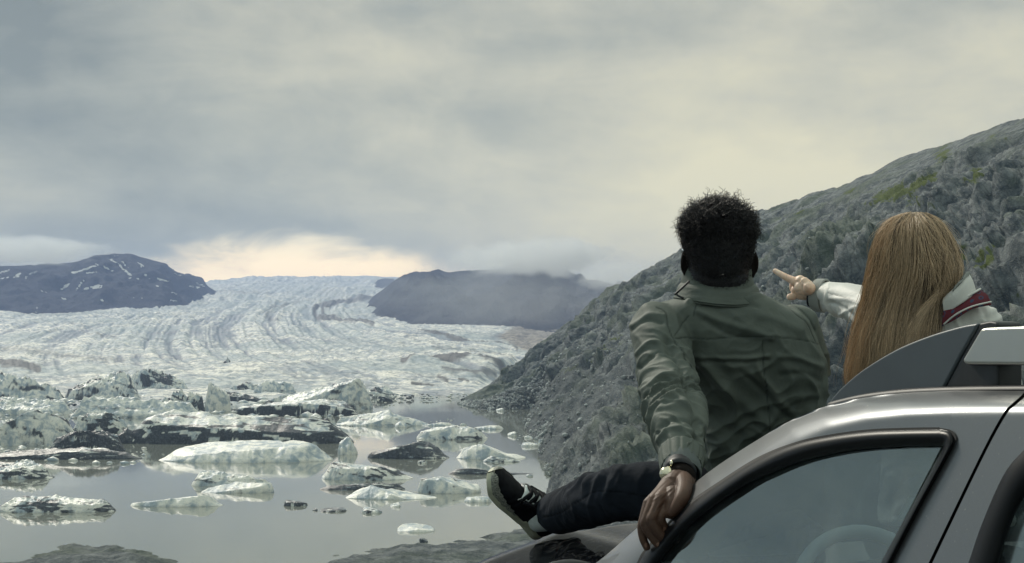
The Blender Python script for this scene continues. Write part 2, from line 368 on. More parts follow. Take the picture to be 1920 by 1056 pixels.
# ------------------------------------------------------------------ rocky hillside on the right, lofted from its shore to its crest
def shore_pt(px, py, dz=0.0):
    d = F * HW / (py - YH); return [(px - 960) / F * d, d, WZ + dz]
def hillside():
    S = [shore_pt(858, 757), shore_pt(900, 767), shore_pt(960, 768), shore_pt(1022, 767), shore_pt(1008, 786), shore_pt(982, 810), shore_pt(1020, 832),
         shore_pt(1020, 868), shore_pt(1042, 912), shore_pt(1058, 975), [16, 165, WZ], [30, 125, WZ + 3], [46, 80, WZ + 8], [60, 30, WZ + 16]]
    R = [U(866, 748, 705), U(925, 716, 730), U(985, 668, 745), U(1050, 615, 740), U(1110, 566, 720), U(1178, 532, 690), U(1270, 468, 640),
         U(1430, 395, 560), U(1590, 345, 510), U(1690, 296, 470), U(1790, 264, 430), U(1935, 214, 370), U(2150, 150, 300), U(2900, 60, 210)]
    nu, nv = 720, 250
    u = np.linspace(0, len(S) - 1, nu)
    s, r = interp_pts(S, u), interp_pts(R, u)
    v = np.concatenate([np.linspace(-0.10, 0, 8)[:-1], np.linspace(0, 1, nv - 50), np.linspace(1, 2.2, 44)[1:]])
    nv = len(v)
    Vv = v[None, :, None]
    P = s[:, None] + (r - s)[:, None] * np.minimum(Vv, 1)
    z = s[:, None, 2] + (r - s)[:, None, 2] * np.where(v < 0, v * 1.5, np.clip(v, 0, 1) ** 0.93)[None]
    P[..., 2] = z
    over = np.clip(v - 1, 0, None)[None]
    P[..., 0] += over * 95; P[..., 1] += over * 110
    P[..., 2] -= over ** 1.2 * 26
    N = grid_normals(P); N *= np.sign(N[..., 2:3] + 1e-6)
    su = np.broadcast_to((u / (len(S) - 1))[:, None], P.shape[:2]); sv = np.broadcast_to(v[None], P.shape[:2])
    # rotated coordinates: beds dip to the left and toward the lake
    c, sn = math.cos(0.62), math.sin(0.62)
    Q = np.stack([P[..., 0] * c + P[..., 2] * sn, P[..., 1], -P[..., 0] * sn + P[..., 2] * c], -1)
    A = Q / np.array([1.9, 1.5, 0.75])
    crag = sstep(su, 0.62, 0.80)                                        # columnar crags on the near right
    B = P / np.array([0.8, 0.9, 2.2])
    spur = 1 - sstep(sv + 0.30 * fbm(P / 40, 3) + .30 * sstep(su, .40, .62), 0.24, 0.42)            # scree apron near the water
    wq = np.clip(1.0 - 0.60 * spur, 0, 1)
    def billow(Pq, o=4, g=.5):
        a, k, r = 1.0, 1.0, 0
        for m in range(o): r = r + a * (np.abs(perlin(Pq * k + m * 13.1)) ** 0.8 - .3); a *= g; k *= 2.07
        return r
    W = P + 6 * np.stack([fbm(P / 26, 2), fbm(P / 26 + 50, 2), fbm(P / 26 + 90, 2)], -1)
    c2, s2 = math.cos(0.55), math.sin(0.55)
    A = np.stack([(W[..., 0] * c2 + W[..., 2] * s2) * 0.34, W[..., 1] * .55, -W[..., 0] * s2 + W[..., 2] * c2], -1)
    n = 7.0 * fbm(P / 34, 3) * (.4 + .6 * wq) + 8.5 * billow(A / 14 + 3, 6, .56) * wq
    n = n + crag * (1 - .9 * np.exp(-((sv - 1) / 0.28) ** 2)) * 7.0 * billow(np.stack([W[..., 0], W[..., 1], W[..., 2] * .35], -1) / 9 + 7, 4, .5) * wq
    n = n + 2.0 * billow(P / 5 + 31, 5, .55) * (1 - wq) + 1.2 * fbm(P / 6 + 3, 4) * sstep(sv, .75, 1) + 0.28 * fbm(P / 1.3, 3)
    tipf = sstep(su, 0.0, 0.16) * 0.75 + 0.25
    edge = sstep(sv, -0.05, 0.10) * 0.8 + 0.2
    n = n * (1 - (0.66 + .27 * sstep(su, .5, .68)) * np.exp(-((sv - 1) / (0.15 + .16 * sstep(su, .5, .68))) ** 2)) * tipf * edge * np.where(sv > 1, np.clip(1.6 - sv, 0.3, 1), 1)
    P = P + N * n[..., None]
    ppx = P[..., 0] / P[..., 1] * F + 960; ppy = YH - (P[..., 2] - CZ) / P[..., 1] * F
    g = np.zeros(P.shape[:2]) + 0.12 * sstep(fbm(P / 30 + 7, 3), -0.1, 0.5) * (1 - spur)
    for (x, y, rx, ry, a) in [(1680, 362, 45, 20, .8), (1640, 375, 30, 14, .7), (1730, 340, 40, 18, .6), (1820, 330, 34, 22, .75), (1700, 380, 30, 14, .6), (1600, 355, 30, 9, .5), (1745, 380, 20, 14, .6),
                              (1850, 480, 38, 22, .8), (1800, 470, 24, 18, .6), (1870, 260, 34, 22, .4), (1770, 290, 26, 20, .6), (1560, 460, 40, 15, .4), (1075, 690, 70, 10, .5), (1150, 640, 40, 30, .35),
                              (1120, 720, 26, 22, .4), (1030, 695, 30, 7, .4), (1270, 500, 50, 16, .3), (1500, 400, 60, 14, .4), (1900, 420, 40, 20, .4), (1905, 560, 30, 25, .4)]:
        g = np.maximum(g, a * np.exp(-(((ppx - x) / rx) ** 2 + ((ppy - y + .35 * (ppx - x)) / ry) ** 2)) * (1 + .7 * fbm(P / 9 + 60, 3)))
    o = link('hillside', grid_mesh('hillside', P, {'grass': g, 'scree': spur * 0.9}, flip=True), M_rock)
    tag(o, kind='structure')
    return P
HILL = hillside()

# ------------------------------------------------------------------ glacier
GD = np.array([600, 833, 950, 1100, 1500, 2100, 2600, 3500, 4800, 6500, 8000.])
GY = np.array([772, 742, 716, 694, 660, 624, 603, 577, 551, 526, 519.])
def glacier():
    pxs = np.linspace(-420, 1330, 700)
    ds = np.concatenate([np.geomspace(560, 3000, 330), np.geomspace(3020, 7900, 110)])
    PX, D = np.meshgrid(pxs, ds, indexing='ij')
    zprof = CZ - (GY - YH) / F * GD
    # each column may sit nearer or farther on the profile
    shift = np.interp(PX, [-420, 0, 300, 520, 700, 900, 1000, 1330], [1.03, 1.02, 1.0, 1.0, 1.0, 1.03, 1.06, 1.1])
    Z = np.interp(D / shift, GD, zprof)
    hold_d = np.interp(PX, [-420, 0, 250, 430, 560, 740, 900, 1330], [3200, 3300, 3700, 7000, 9000, 7000, 3000, 2600])
    zh = np.interp(np.minimum(D, hold_d) / shift, GD, zprof); Z = zh
    X = (PX - 960) / F * D
    P = np.stack([X, D, Z], -1)
    PY = YH - (Z - CZ) / D * F
    front = np.interp(PX, [-420, 0, 200, 420, 560, 640, 700, 745, 800, 870, 900, 940, 965, 1330], [640, 640, 630, 640, 690, 740, 790, 830, 828, 836, 870, 1040, 1200, 1300])
    front = front * (1 + 0.02 * fbm(np.stack([PX / 25, 0 * PX, 0 * PX + 3], -1), 4))
    fl = sstep(D, front - 8, front + 14)
    flat = np.maximum(Z, WZ + 0.9 + 0.8 * fbm(P / 30, 3))
    dd = D - front
    low = WZ + 1.0 + np.clip(dd, 0, 400) * 0.012
    k = sstep(dd, 90, 260); Zs = low * (1 - k) + np.maximum(Z, low) * k
    rough = np.interp(D, [560, 900, 1300, 2200, 3200, 5000, 9000], [0.7, 0.9, 1.2, 1.7, 2.2, 3, 3])
    wob = np.stack([X / 17, D / 40, 0 * X], -1)
    cre = ridged(wob, 5, 0.62)
    cre2 = ridged(np.stack([X / 7 + 50, D / 16, 0 * X], -1), 4, 0.6)
    Zs = Zs + rough * (cre * 0.75 + cre2 * 0.35) * sstep(dd, 10, 120) + 0.4 * fbm(P / 9, 4)
    bigw = fbm(np.stack([X / 190, D / 260, 0 * X + 2], -1), 3); Zs = Zs + bigw * np.interp(D, [800, 1500, 4000, 9000], [1, 5, 12, 14])
    dark = 0.10 * sstep(cre, 0.3, -0.5)
    strokes = [([(800, 556), (690, 560), (620, 568), (588, 580), (592, 592), (620, 600), (668, 607)], 4.0, 0.85), ([(640, 568), (604, 578), (606, 590), (640, 600), (700, 610)], 3.0, 0.9),
               ([(560, 566), (510, 578), (500, 592), (520, 605)], 5, 0.5), ([(700, 556), (590, 562), (480, 575), (400, 592), (380, 603)], 4, 0.2),
               ([(150, 615), (165, 628), (250, 633), (350, 637), (400, 641), (455, 634), (473, 628)], 1.8, 0.50), ([(120, 608), (160, 613)], 2, 0.4), ([(20, 604), (100, 606)], 1.5, 0.35),
               ([(785, 620), (860, 633), (930, 640), (970, 655)], 2.6, 0.75), ([(760, 628), (800, 645), (825, 655)], 5, 0.35), ([(810, 656), (880, 660), (960, 668)], 3, 0.45),
               ([(700, 560), (560, 545), (420, 550)], 3, 0.22), ([(400, 548), (470, 552), (520, 548)], 4, 0.4), ([(0, 655), (90, 662), (140, 672), (230, 676)], 9, 0.40), ([(0, 684), (55, 690), (72, 694)], 6, 1.0),
               ([(755, 684), (800, 676), (840, 682), (890, 676), (940, 686), (965, 680)], 5, 0.95), ([(830, 694), (880, 696), (930, 692)], 4, 0.6),
               ([(773, 712), (812, 714)], 3.0, 1.0), ([(822, 702), (838, 708)], 4, 0.7), ([(860, 706), (878, 708)], 2.5, 0.7), ([(180, 610), (330, 622), (420, 618)], 7, 0.22),
               ([(560, 630), (700, 640), (760, 652)], 10, 0.22), ([(260, 645), (420, 655), (560, 650)], 10, 0.15), ([(1000, 520), (700, 524), (600, 530)], 2, 0.15)]
    for pl, wd, a in strokes:
        nd = seg_dist(PX, PY + 1.5 * fbm(np.stack([PX / 20, PY / 6, 0 * PX + 8], -1), 3), pl)
        dark = np.maximum(dark, a * np.exp(-(nd / wd) ** 2))
    # ice streams: the field of flow lines fanning out of the pass and bending round the right mountain
    C = [[(760, 522), (715, 545), (668, 562), (655, 590), (735, 612), (860, 628), (985, 655)], [(700, 522), (640, 548), (592, 570), (578, 598), (650, 640), (790, 668), (960, 690)],
         [(640, 522), (580, 545), (520, 572), (470, 610), (520, 660), (640, 700), (800, 740)], [(590, 522), (500, 545), (400, 572), (290, 610), (250, 660), (300, 705), (420, 745)],
         [(520, 522), (440, 545), (310, 580), (90, 615), (-60, 650), (-120, 690), (-100, 740)], [(470, 522), (400, 548), (180, 590), (-120, 606), (-330, 630), (-420, 665), (-430, 720)]]
    tt = np.linspace(0, 6, 70); Cc = np.stack([interp_pts(c_, tt) for c_ in C], 0); pp = np.linspace(0, 5, 90); Cf = np.stack([interp_pts(Cc[:, j], pp) for j in range(70)], 1)
    gx, gy = np.linspace(-420, 1330, 150), np.linspace(500, 790, 100); GX, GYY = np.meshgrid(gx, gy, indexing='ij'); pf = np.zeros(GX.shape); tf = np.zeros(GX.shape)
    cx, cyy = Cf[..., 0].ravel(), Cf[..., 1].ravel(); Pv = np.repeat(pp, 70); Tv = np.tile(tt, 90)
    for i in range(150):
        d2 = ((GX[i][:, None] - cx[None]) / 3.0) ** 2 + (GYY[i][:, None] - cyy[None]) ** 2
        kk = np.argsort(d2, 1)[:, :6]; ww = 1 / (np.take_along_axis(d2, kk, 1) + 2); ww /= ww.sum(1, keepdims=True); pf[i] = (Pv[kk] * ww).sum(1); tf[i] = (Tv[kk] * ww).sum(1)
    fx = np.clip((PX + 420) / 1750 * 149, 0, 148.999); fy = np.clip((PY - 500) / 290 * 99, 0, 98.999); ix, iy = fx.astype(int), fy.astype(int); ax_, ay_ = fx - ix, fy - iy
    bil = lambda q: q[ix, iy] * (1 - ax_) * (1 - ay_) + q[ix + 1, iy] * ax_ * (1 - ay_) + q[ix, iy + 1] * (1 - ax_) * ay_ + q[ix + 1, iy + 1] * ax_ * ay_
    fp, ft = bil(pf), bil(tf)
    fl1 = fbm(np.stack([fp * 5.5, ft * 0.5, 0 * fp], -1), 4, .6); fl2 = fbm(np.stack([fp * 22, ft * 1.3, 0 * fp + 4], -1), 4, .65); brk = fbm(np.stack([X / 120, D / 200, 0 * X + 6], -1), 3)
    flow = np.clip(sstep(fl1 + .55 * fl2 + .25 * brk, 0.02, 0.60) * 1.0, 0, 1) * np.interp(D, [900, 1300, 3500, 5000, 8000], [.6, 1.0, .8, .4, .15])
    ridge = np.exp(-(seg_dist(PX, PY, [(770, 684), (850, 680), (940, 684)]) / 6) ** 2)
    Zs = Zs + ridge * 4.5 - 3.0 * (fl1 + .5 * fl2) * np.interp(D, [900, 1500, 4000], [.2, 1, 2])
    Z = Zs * fl + (WZ - 3) * (1 - fl)
    earth = sstep(PX + 12 * fbm(P / 120, 4) - np.interp(PY, [560, 600, 630, 660, 700], [1150, 990, 930, 985, 1010]), -8, 14)
    o = link('glacier', grid_mesh('glacier', np.stack([X, D, Z], -1), {'dirt': dark, 'crevasse': np.clip(0.15 - cre * 0.8, 0, 1), 'earth': earth, 'flow': flow}, flip=False), M_glacier)
    tag(o, kind='structure')
glacier()

# ------------------------------------------------------------------ far mountains
def mountain(name, base, ridge, dist, depth, seed, amp, snow=None, snow_w=2.4):
    n = 380
    bx = np.linspace(base[0][0], base[-1][0], n)
    by = np.interp(bx, *zip(*base)); ry = np.interp(bx, *zip(*ridge))
    D0 = np.interp(bx, *zip(*dist))
    v = np.concatenate([np.linspace(-0.25, 1, 130), np.linspace(1, 2.2, 40)[1:]])
    P = np.zeros((n, len(v), 3))
    for j, t in enumerate(v):
        tt = np.clip(t, -0.25, 1)
        Dj = D0 + depth * t
        lo = CZ - (by + 6 - YH) / F * D0; hi = CZ - (ry - YH) / F * (D0 + depth)
        prof = np.sign(tt) * abs(tt) ** 0.85 if tt > 0 else tt * 0.6
        zj = lo + (hi - lo) * prof
        if t > 1: zj = hi - (t - 1) * 0.55 * depth * 0.5
        P[:, j] = np.stack([(bx - 960) / F * Dj, Dj, zj], -1)
    N = grid_normals(P); N *= np.sign(N[..., 2:3] + 1e-6)
    Q = P / np.array([1, 1.6, 1]) + seed * 100
    d = amp * (1.0 * ridged(Q / 300, 5, 0.6) + 0.30 * fbm(Q / 60, 5, .6))
    sv = np.broadcast_to(v[None], P.shape[:2]); eu = np.minimum(bx - bx[0], bx[-1] - bx)[:, None]
    d = d * sstep(eu, 0, 150) * np.where(sv > 0, 0.35 + 0.65 * np.sin(np.clip(sv, 0, 1) * math.pi) ** 0.7, 0.5)
    P = P + N * d[..., None]
    sn = np.zeros(P.shape[:2]) - 0.5
    if snow:
        ppx = P[..., 0] / P[..., 1] * F + 960; ppy = YH - (P[..., 2] - CZ) / P[..., 1] * F
        wx, wy = 5 * fbm(P / 60 + 5, 3), 3 * fbm(P / 40 + 15, 3)
        for pl, wd in snow: sn = np.maximum(sn, 1.25 * np.exp(-(seg_dist(ppx + wx, ppy + wy, pl) / (wd * .72)) ** 2) + 0.55 * fbm(P / 16, 3) - 0.2)
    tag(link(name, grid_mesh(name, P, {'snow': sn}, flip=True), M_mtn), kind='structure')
snow_l = [([(133, 512), (165, 503), (183, 495)], 3.2), ([(160, 512), (183, 510)], 2.5), ([(190, 500), (213, 507)], 2), ([(207, 487), (222, 498), (247, 515)], 3), ([(230, 493), (242, 503)], 2),
          ([(163, 541), (188, 538)], 5), ([(145, 543), (157, 528)], 3), ([(113, 540), (127, 532)], 3), ([(0, 512), (17, 507)], 3), ([(25, 520), (38, 513)], 3), ([(50, 520), (70, 508)], 2.5), ([(0, 520), (15, 520)], 2),
          ([(243, 522), (257, 523)], 2), ([(260, 493), (268, 500)], 1.6), ([(265, 512), (274, 515)], 1.6), ([(278, 520), (293, 527)], 2), ([(297, 523), (317, 529)], 2.4), ([(322, 547), (332, 552)], 2),
          ([(250, 559), (267, 559)], 1.8), ([(317, 563), (333, 564)], 1.8), ([(112, 559), (123, 559)], 1.8), ([(358, 538), (373, 540)], 2.6), ([(366, 529), (383, 537)], 2), ([(294, 536), (298, 537)], 1.6), ([(67, 587), (72, 577)], 1.5),
          ([(200, 479), (220, 479)], 1.5), ([(80, 545), (90, 548)], 1.5), ([(125, 525), (135, 524)], 1.5), ([(190, 562), (200, 561)], 1.3), ([(330, 512), (345, 516)], 1.5)]
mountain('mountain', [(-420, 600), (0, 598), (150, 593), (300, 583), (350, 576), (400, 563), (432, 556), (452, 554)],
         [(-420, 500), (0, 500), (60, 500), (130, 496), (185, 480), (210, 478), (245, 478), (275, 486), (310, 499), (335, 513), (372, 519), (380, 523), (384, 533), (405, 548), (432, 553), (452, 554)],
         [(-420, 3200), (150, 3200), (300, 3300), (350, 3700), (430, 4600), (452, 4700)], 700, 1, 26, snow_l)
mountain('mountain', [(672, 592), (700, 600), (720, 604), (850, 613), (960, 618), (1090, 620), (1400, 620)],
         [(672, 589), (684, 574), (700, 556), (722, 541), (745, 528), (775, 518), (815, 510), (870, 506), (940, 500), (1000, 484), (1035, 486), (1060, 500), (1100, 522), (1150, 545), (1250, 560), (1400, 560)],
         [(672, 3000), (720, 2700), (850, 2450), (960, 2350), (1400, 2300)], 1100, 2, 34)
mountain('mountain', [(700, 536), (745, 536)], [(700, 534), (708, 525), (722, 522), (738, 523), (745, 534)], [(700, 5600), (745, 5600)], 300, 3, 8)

# far ice cap behind everything
def ice_cap():
    pxs = np.linspace(250, 1000, 120); ds = np.linspace(7700, 8500, 20)
    PX, D = np.meshgrid(pxs, ds, indexing='ij')
    crest = np.interp(PX, [250, 380, 480, 600, 700, 760, 1000], [540, 529, 523, 519, 517, 520, 535])
    y = np.interp((D - 7700) / 800, [0, 0.6, 1], [6, 0, 1]) + crest + 2 * fbm(np.stack([PX / 50, D / 900, 0 * D], -1), 4)
    Z = CZ - (y - YH) / F * D
    tag(link('ice_cap', grid_mesh('ice_cap', np.stack([(PX - 960) / F * D, D, Z], -1), {'dirt': 0 * PX, 'crevasse': 0 * PX, 'earth': 0 * PX}), M_glacier), kind='structure')
ice_cap()
# ------------------------------------------------------------------ icebergs and floes, each a thing of its own
def berg(label, x0, x1, yt, yb, prof=None, depth=0.38, dirt=0.2, lower=0.0, freq=1.0, tilt=0.25, seed=1, rough=1.0, cat='iceberg', group=None, name='iceberg', sharp=0.0, round_=1.0, lift=0.0, cliff=0.0):
    d = F * HW / (yb - YH); L = (x1 - x0) / F * d
    Dp = depth * L
    if group != G1: Dp *= 1.9
    for _ in range(40):
        h = HW - (yt - YH) / F * (d + Dp * (0.5 - 0.28 * cliff))
        if h > 0.25 * (yb - yt) / F * d + 0.1: break
        Dp *= 0.9
    big = L > 14
    h = h / (1 + 0.12 * rough)
    nu, nv = (150, 80) if big else (70, 36)
    if L < 6: nu, nv = 44, 24
    u = np.linspace(0, 1, nu)[:, None] + np.zeros((1, nv)); v = np.linspace(-1, 1, nv)[None] + np.zeros((nu, 1))
    o3 = np.stack([u * L / 9 + seed * 7.1, v * 2 + seed, 0 * u], -1)
    ex = (1 - np.abs(2 * u - 1) ** (2.4 * round_)) ** 0.55
    ex = np.clip(ex * (1 + 0.22 * fbm(np.stack([u * 6 + seed * 3, np.sign(v) * 3, 0 * u], -1), 4)), 0.01, 2)
    X = (u - 0.5) * L; Y = v * ex * Dp / 2
    pr = np.interp(u, *zip(*(prof or [(0, 0.35), (0.2, 0.85), (0.5, 1), (0.8, 0.8), (1, 0.2)])))
    cross = 1 - np.abs(v) ** ((2.6 if group == G1 else 1.7) + 3 * sharp)
    if cliff: cross = np.where(v < 0.0, 1 - np.clip(-v, 0, 1) ** (3 + 12 * cliff), 1 - 0.6 * np.clip(v, 0, 1) ** 1.5)
    ns = np.stack([X / (L * 0.10 + 1.5) + seed * 5, Y / (L * 0.10 + 1.5), 0 * X], -1)
    rg = ridged(ns + np.stack([Y * 0.1, 0 * Y, 0 * Y], -1), 5, 0.55)
    H = h * pr * cross
    rk = np.random.RandomState(seed * 13 + 5)
    H = h * pr.max() * np.tanh(H / (h * pr.max()) * 1.1) / np.tanh(1.1) * sstep(np.minimum(u, 1 - u) + .03 * fbm(ns * 1.5 + 4, 3), -.02, .17) ** .6
    for _k in range(5):
        ph_, s_ = rk.uniform(0, 6.28), rk.uniform(.2, .75); u0 = rk.uniform(.15, .85)
        H = np.minimum(H, h * pr.max() * (rk.uniform(.55, .95) + s_ * (math.cos(ph_) * (u - u0) * 1.8 + math.sin(ph_) * v * .7)) + 10 * h * (rk.uniform() < .15))
        H = np.where(cross > 0, np.maximum(H, .22 * h * cross * pr), H)
    H = H * (h / max(H.max(), .1))
    H = H * (1 + 0.16 * rough * rg) + 0.05 * rough * h * fbm(ns * 3.0, 4)
    ue = np.minimum(np.minimum(u, 1 - u) * nu / 2.0, (1 - np.abs(v)) * nv / 3.0)
    H = np.where(ue < 1, -0.8 + (H + 0.8) * ue, H) + lift
    Z = H
    # dirt bands: inclined ash layers
    hn = np.clip(H / max(h, 0.1), 0, 1.2)
    s = (X / (L + 1) * 2.2 * math.sin(tilt) + hn * math.cos(tilt) * 1.0 + 0.5 * Y / (Dp + 1)) * 6 * freq + 1.7 * fbm(ns * 0.7 + 9, 4)
    band = 0.5 + 0.5 * np.sin(s * 2.1 + seed)
    streak = fbm(np.stack([X / (L * 0.25) + seed, (hn * 3 + Y / (Dp + .1) * 2) * 2, 0 * X], -1), 4)
    dirt = min(1.0, dirt * 1.15 + (.17 if (group or '').startswith('icebergs packed') else .02))
    patch = fbm(np.stack([X / (L * .3) + seed * 2, Y / (L * .3), hn * 1.5], -1), 4, .6)
    wsel = sstep(patch, -.25, .25)
    dm = dirt * (0.10 + 0.95 * band ** 4 * wsel + .75 * sstep(patch, .15, .5)) + 0.70 * dirt * streak
    if dirt > .8: dm = dm + .45
    if lower:
        st2 = fbm(np.stack([X / (L * 0.13) + seed * 3 + .8 * patch, (hn * 2.4 + v * .9 + X / L * 2.6) * 2.0 + .9 * patch, 0 * X], -1), 5, .62)
        dm = dm + lower * sstep(0.60 - hn + 0.45 * st2, 0, 0.16) * sstep(-v, -0.5, 0.1) * sstep(st2, -0.35, -0.12)
    cre = np.clip(-rg * 0.9, 0, 1)
    me = grid_mesh(name, np.stack([X, Y, Z], -1), {'dirt': np.clip(dm, 0, 1), 'crevasse': cre}, flip=False)
    o = link(name, me, M_berg)
    xc = ((x0 + x1) / 2 - 960) / F * (d + Dp / 2)
    o.location = (xc, d + Dp / 2, WZ)
    tag(o, label, cat, group)
    return o
G1 = 'icebergs packed along the glacier front'; G2 = 'icebergs drifting on the open lagoon'; G3 = 'small ice floes on the lagoon'
# --- packed field at the glacier front, left
B = berg
B('long iceberg with smooth white back and black streaked flank, largest in the lagoon', 205, 672, 768, 833, [(0, .08), (.12, .45), (.3, .85), (.55, 1), (.8, .75), (.93, .45), (1, .15)], .22, .30, .85, 1.3, .1, 1, .35, group=G1)
B('flat white iceberg with a blue crack, floating in front of the long black streaked berg', 292, 632, 826, 868, [(0, .1), (.08, .35), (.25, .8), (.5, 1), (.66, .97), (.70, .72), (.75, .88), (.9, .7), (1, .2)], .24, .02, 0, 1, .2, 2, .22, group=G2)
B('broad grey-green dome iceberg with faint stripes at the left edge of the photo', -60, 152, 764, 836, [(0, .6), (.3, 1), (.6, .9), (.85, .6), (1, .2)], .45, .32, .15, 1.5, .5, 3, .45, group=G1)
B('dull grey iceberg with two black caps at its foot, right of the striped dome', 92, 240, 803, 852, [(0, .3), (.3, .8), (.5, 1), (.75, .6), (1, .1)], .4, .65, .5, .6, .2, 4, .6, group=G1)
B('low dark dirty strip of ice in front of the striped dome', -50, 272, 838, 862, [(0, .8), (.2, 1), (.45, .7), (.7, .8), (1, .2)], .16, .95, .4, .6, .1, 5, .9, group=G1)
B('small mottled black and white iceberg at left edge above the open water', -40, 103, 864, 899, [(0, .7), (.3, 1), (.6, .85), (.85, .4), (1, .1)], .3, .55, .2, 1.4, .4, 6, 1.3, group=G2)
B('long flat floe speckled with black grit, nearest the left edge of open water', -10, 220, 929, 962, [(0, .4), (.25, .6), (.6, .9), (.8, 1), (1, .2)], .17, .60, .1, 1.3, .6, 7, 1.2, group=G2)
B('white floe ribbed into slanting segments', 243, 420, 927, 951, [(0, .2), (.15, .7), (.18, .4), (.33, .9), (.36, .5), (.48, 1), (.52, .6), (.75, .8), (1, .1)], .20, .10, 0, 2.5, 1.0, 8, .6, group=G2)
B('ragged white floe with a dark hollow, right of centre of the left open water', 357, 512, 881, 913, [(0, .3), (.2, 1), (.4, .6), (.7, .75), (1, .15)], .28, .25, .1, 1.5, .4, 9, 1.2, group=G2)
B('thin white slab with blue foot lying against the ragged floe', 374, 517, 903, 925, [(0, .1), (.4, .4), (.7, 1), (.95, .8), (1, .2)], .16, .15, .1, 1.2, .1, 10, .6, group=G2)
B('grey iceberg with a low peak and slanting stripes, drifting mid lagoon', 600, 778, 865, 901, [(0, .15), (.12, .55), (.3, 1), (.5, .92), (.72, .5), (.85, .2), (1, .05)], .26, .45, .0, 2.0, .8, 11, .5, group=G2)
B('long thin black floe just below the grey peaked iceberg', 597, 762, 904, 920, [(0, .2), (.4, .8), (.8, 1), (1, .5)], .14, 1.0, .2, .8, .1, 12, .8, group=G2)
B('low white floe in two lobes beneath the long black floe', 645, 822, 910, 937, [(0, .1), (.3, .5), (.45, .3), (.6, .9), (.85, .6), (1, .1)], .22, .06, 0, 1, .2, 13, .6, group=G2)
B('white iceberg crossed by a dark diagonal stripe, left of the sneaker toe', 780, 905, 893, 926, [(0, .7), (.15, 1), (.4, .8), (.7, .85), (1, .3)], .28, .42, 0, .9, 1.2, 14, .5, group=G2)
B('dark charcoal iceberg with fine lengthwise stripes', 687, 845, 825, 861, [(0, .25), (.12, .6), (.3, 1), (.45, .8), (.75, .45), (1, .05)], .24, .85, .3, 1.6, .15, 15, .3, group=G2)
B('small pale pointed iceberg beside the dark charcoal one', 632, 672, 818, 853, [(0, .15), (.28, 1), (.45, .8), (.75, .35), (1, .1)], .45, .05, 0, 1, .3, 16, .5, group=G2, sharp=.3)
B('smooth bright cream floe before the foot of the hillside', 853, 988, 831, 862, [(0, .1), (.25, .7), (.6, 1), (.85, .8), (1, .15)], .36, .0, 0, 1, .2, 17, .15, group=G2)
B('small bluish floe touching the bright cream floe', 904, 978, 855, 867, [(0, .2), (.3, 1), (.6, .6), (1, .2)], .2, .35, .1, 1, .2, 18, 1.0, group=G2)
B('white floe with a dark grey right half, floating in the purple reflection', 779, 917, 797, 825, [(0, .4), (.2, .9), (.4, 1), (.6, .6), (.8, .7), (1, .1)], .30, .45, .0, 1.2, 1.3, 19, .6, group=G2)
B('thin dark floe beyond the sneaker toe', 838, 1002, 877, 890, [(0, .2), (.4, .8), (.55, 1), (.8, .4), (1, .1)], .10, .85, .2, 1, .1, 20, .6, group=G2)
B('white tapering ice tongue with a black crack, ending in a long point', 628, 812, 768, 799, [(0, .3), (.15, .8), (.3, 1), (.45, .8), (.6, .35), (1, .05)], .30, .12, .0, 1.5, .9, 21, .4, group=G1)
B('high domed white iceberg behind the cracked ice tongue', 520, 702, 708, 768, [(0, .3), (.3, .75), (.6, 1), (.85, .95), (.95, .6), (1, .2)], .55, .15, .0, 1.5, .3, 22, .5, group=G1)
B('straight ice cliff with a black base in front of the domed white iceberg', 430, 676, 748, 780, [(0, .3), (.2, .6), (.5, .8), (.8, 1), (1, .4)], .25, .25, 1.0, 1.0, .1, 23, .5, group=G1, cliff=.7)
B('grey wedge shaped ice shard between the blue block and the black based cliff', 418, 503, 734, 758, [(0, .9), (.15, 1), (.6, .9), (1, .1)], .3, .55, .3, 1, .2, 24, .5, group=G1, cliff=.5)
B('pale blue upright ice block in the middle of the packed ice', 383, 434, 716, 772, [(0, .3), (.2, .7), (.45, 1), (.8, .9), (1, .4)], .6, .08, .0, 1, .6, 25, .9, group=G1, cliff=.6, sharp=.4)
B('jagged dark peaked iceberg, the tallest against the glacier', 356, 448, 672, 720, [(0, .2), (.25, .5), (.5, .9), (.65, 1), (.75, .6), (1, .1)], .6, .55, .2, 1.6, .6, 26, 1.5, group=G1, sharp=.2)
B('black and white broken ice blocks left of the blue upright block', 296, 386, 728, 776, [(0, .3), (.3, .6), (.6, .8), (.8, 1), (1, .5)], .4, .45, .2, 1.8, .9, 27, 1.7, group=G1)
B('fluted dome iceberg with black vertical stripes down its face', 118, 268, 696, 756, [(0, .15), (.2, .5), (.4, .95), (.6, 1), (.8, .6), (1, .15)], .6, .50, .35, .8, 1.5, 28, .7, group=G1)
B('small black ice pyramid left of the fluted dome', 52, 98, 726, 755, [(0, .1), (.3, 1), (.6, .6), (1, .1)], .5, .9, .3, 1, .3, 29, .5, group=G1, sharp=.2)
B('white hummocky ice hill at the left edge behind the black pyramid', -60, 128, 693, 758, [(0, .9), (.3, 1), (.6, .8), (.85, .4), (1, .1)], .5, .18, .0, 1.5, .6, 30, 1.1, group=G1)
B('low bright white ice ridge in front of the fluted dome', 128, 388, 741, 784, [(0, .15), (.15, .9), (.4, 1), (.7, .85), (1, .2)], .22, .08, .0, 1, .3, 31, .8, group=G1)
B('white ice bank left of the bright ridge, behind the striped dome', -50, 140, 742, 778, [(0, .9), (.4, 1), (.8, .8), (1, .3)], .3, .10, .0, 1, .3, 32, .8, group=G1)
B('black streaked ice slope behind the broken ice blocks', 236, 356, 690, 742, [(0, .3), (.3, 1), (.6, .8), (1, .3)], .5, .50, .2, 2, .5, 33, 1.2, group=G1)
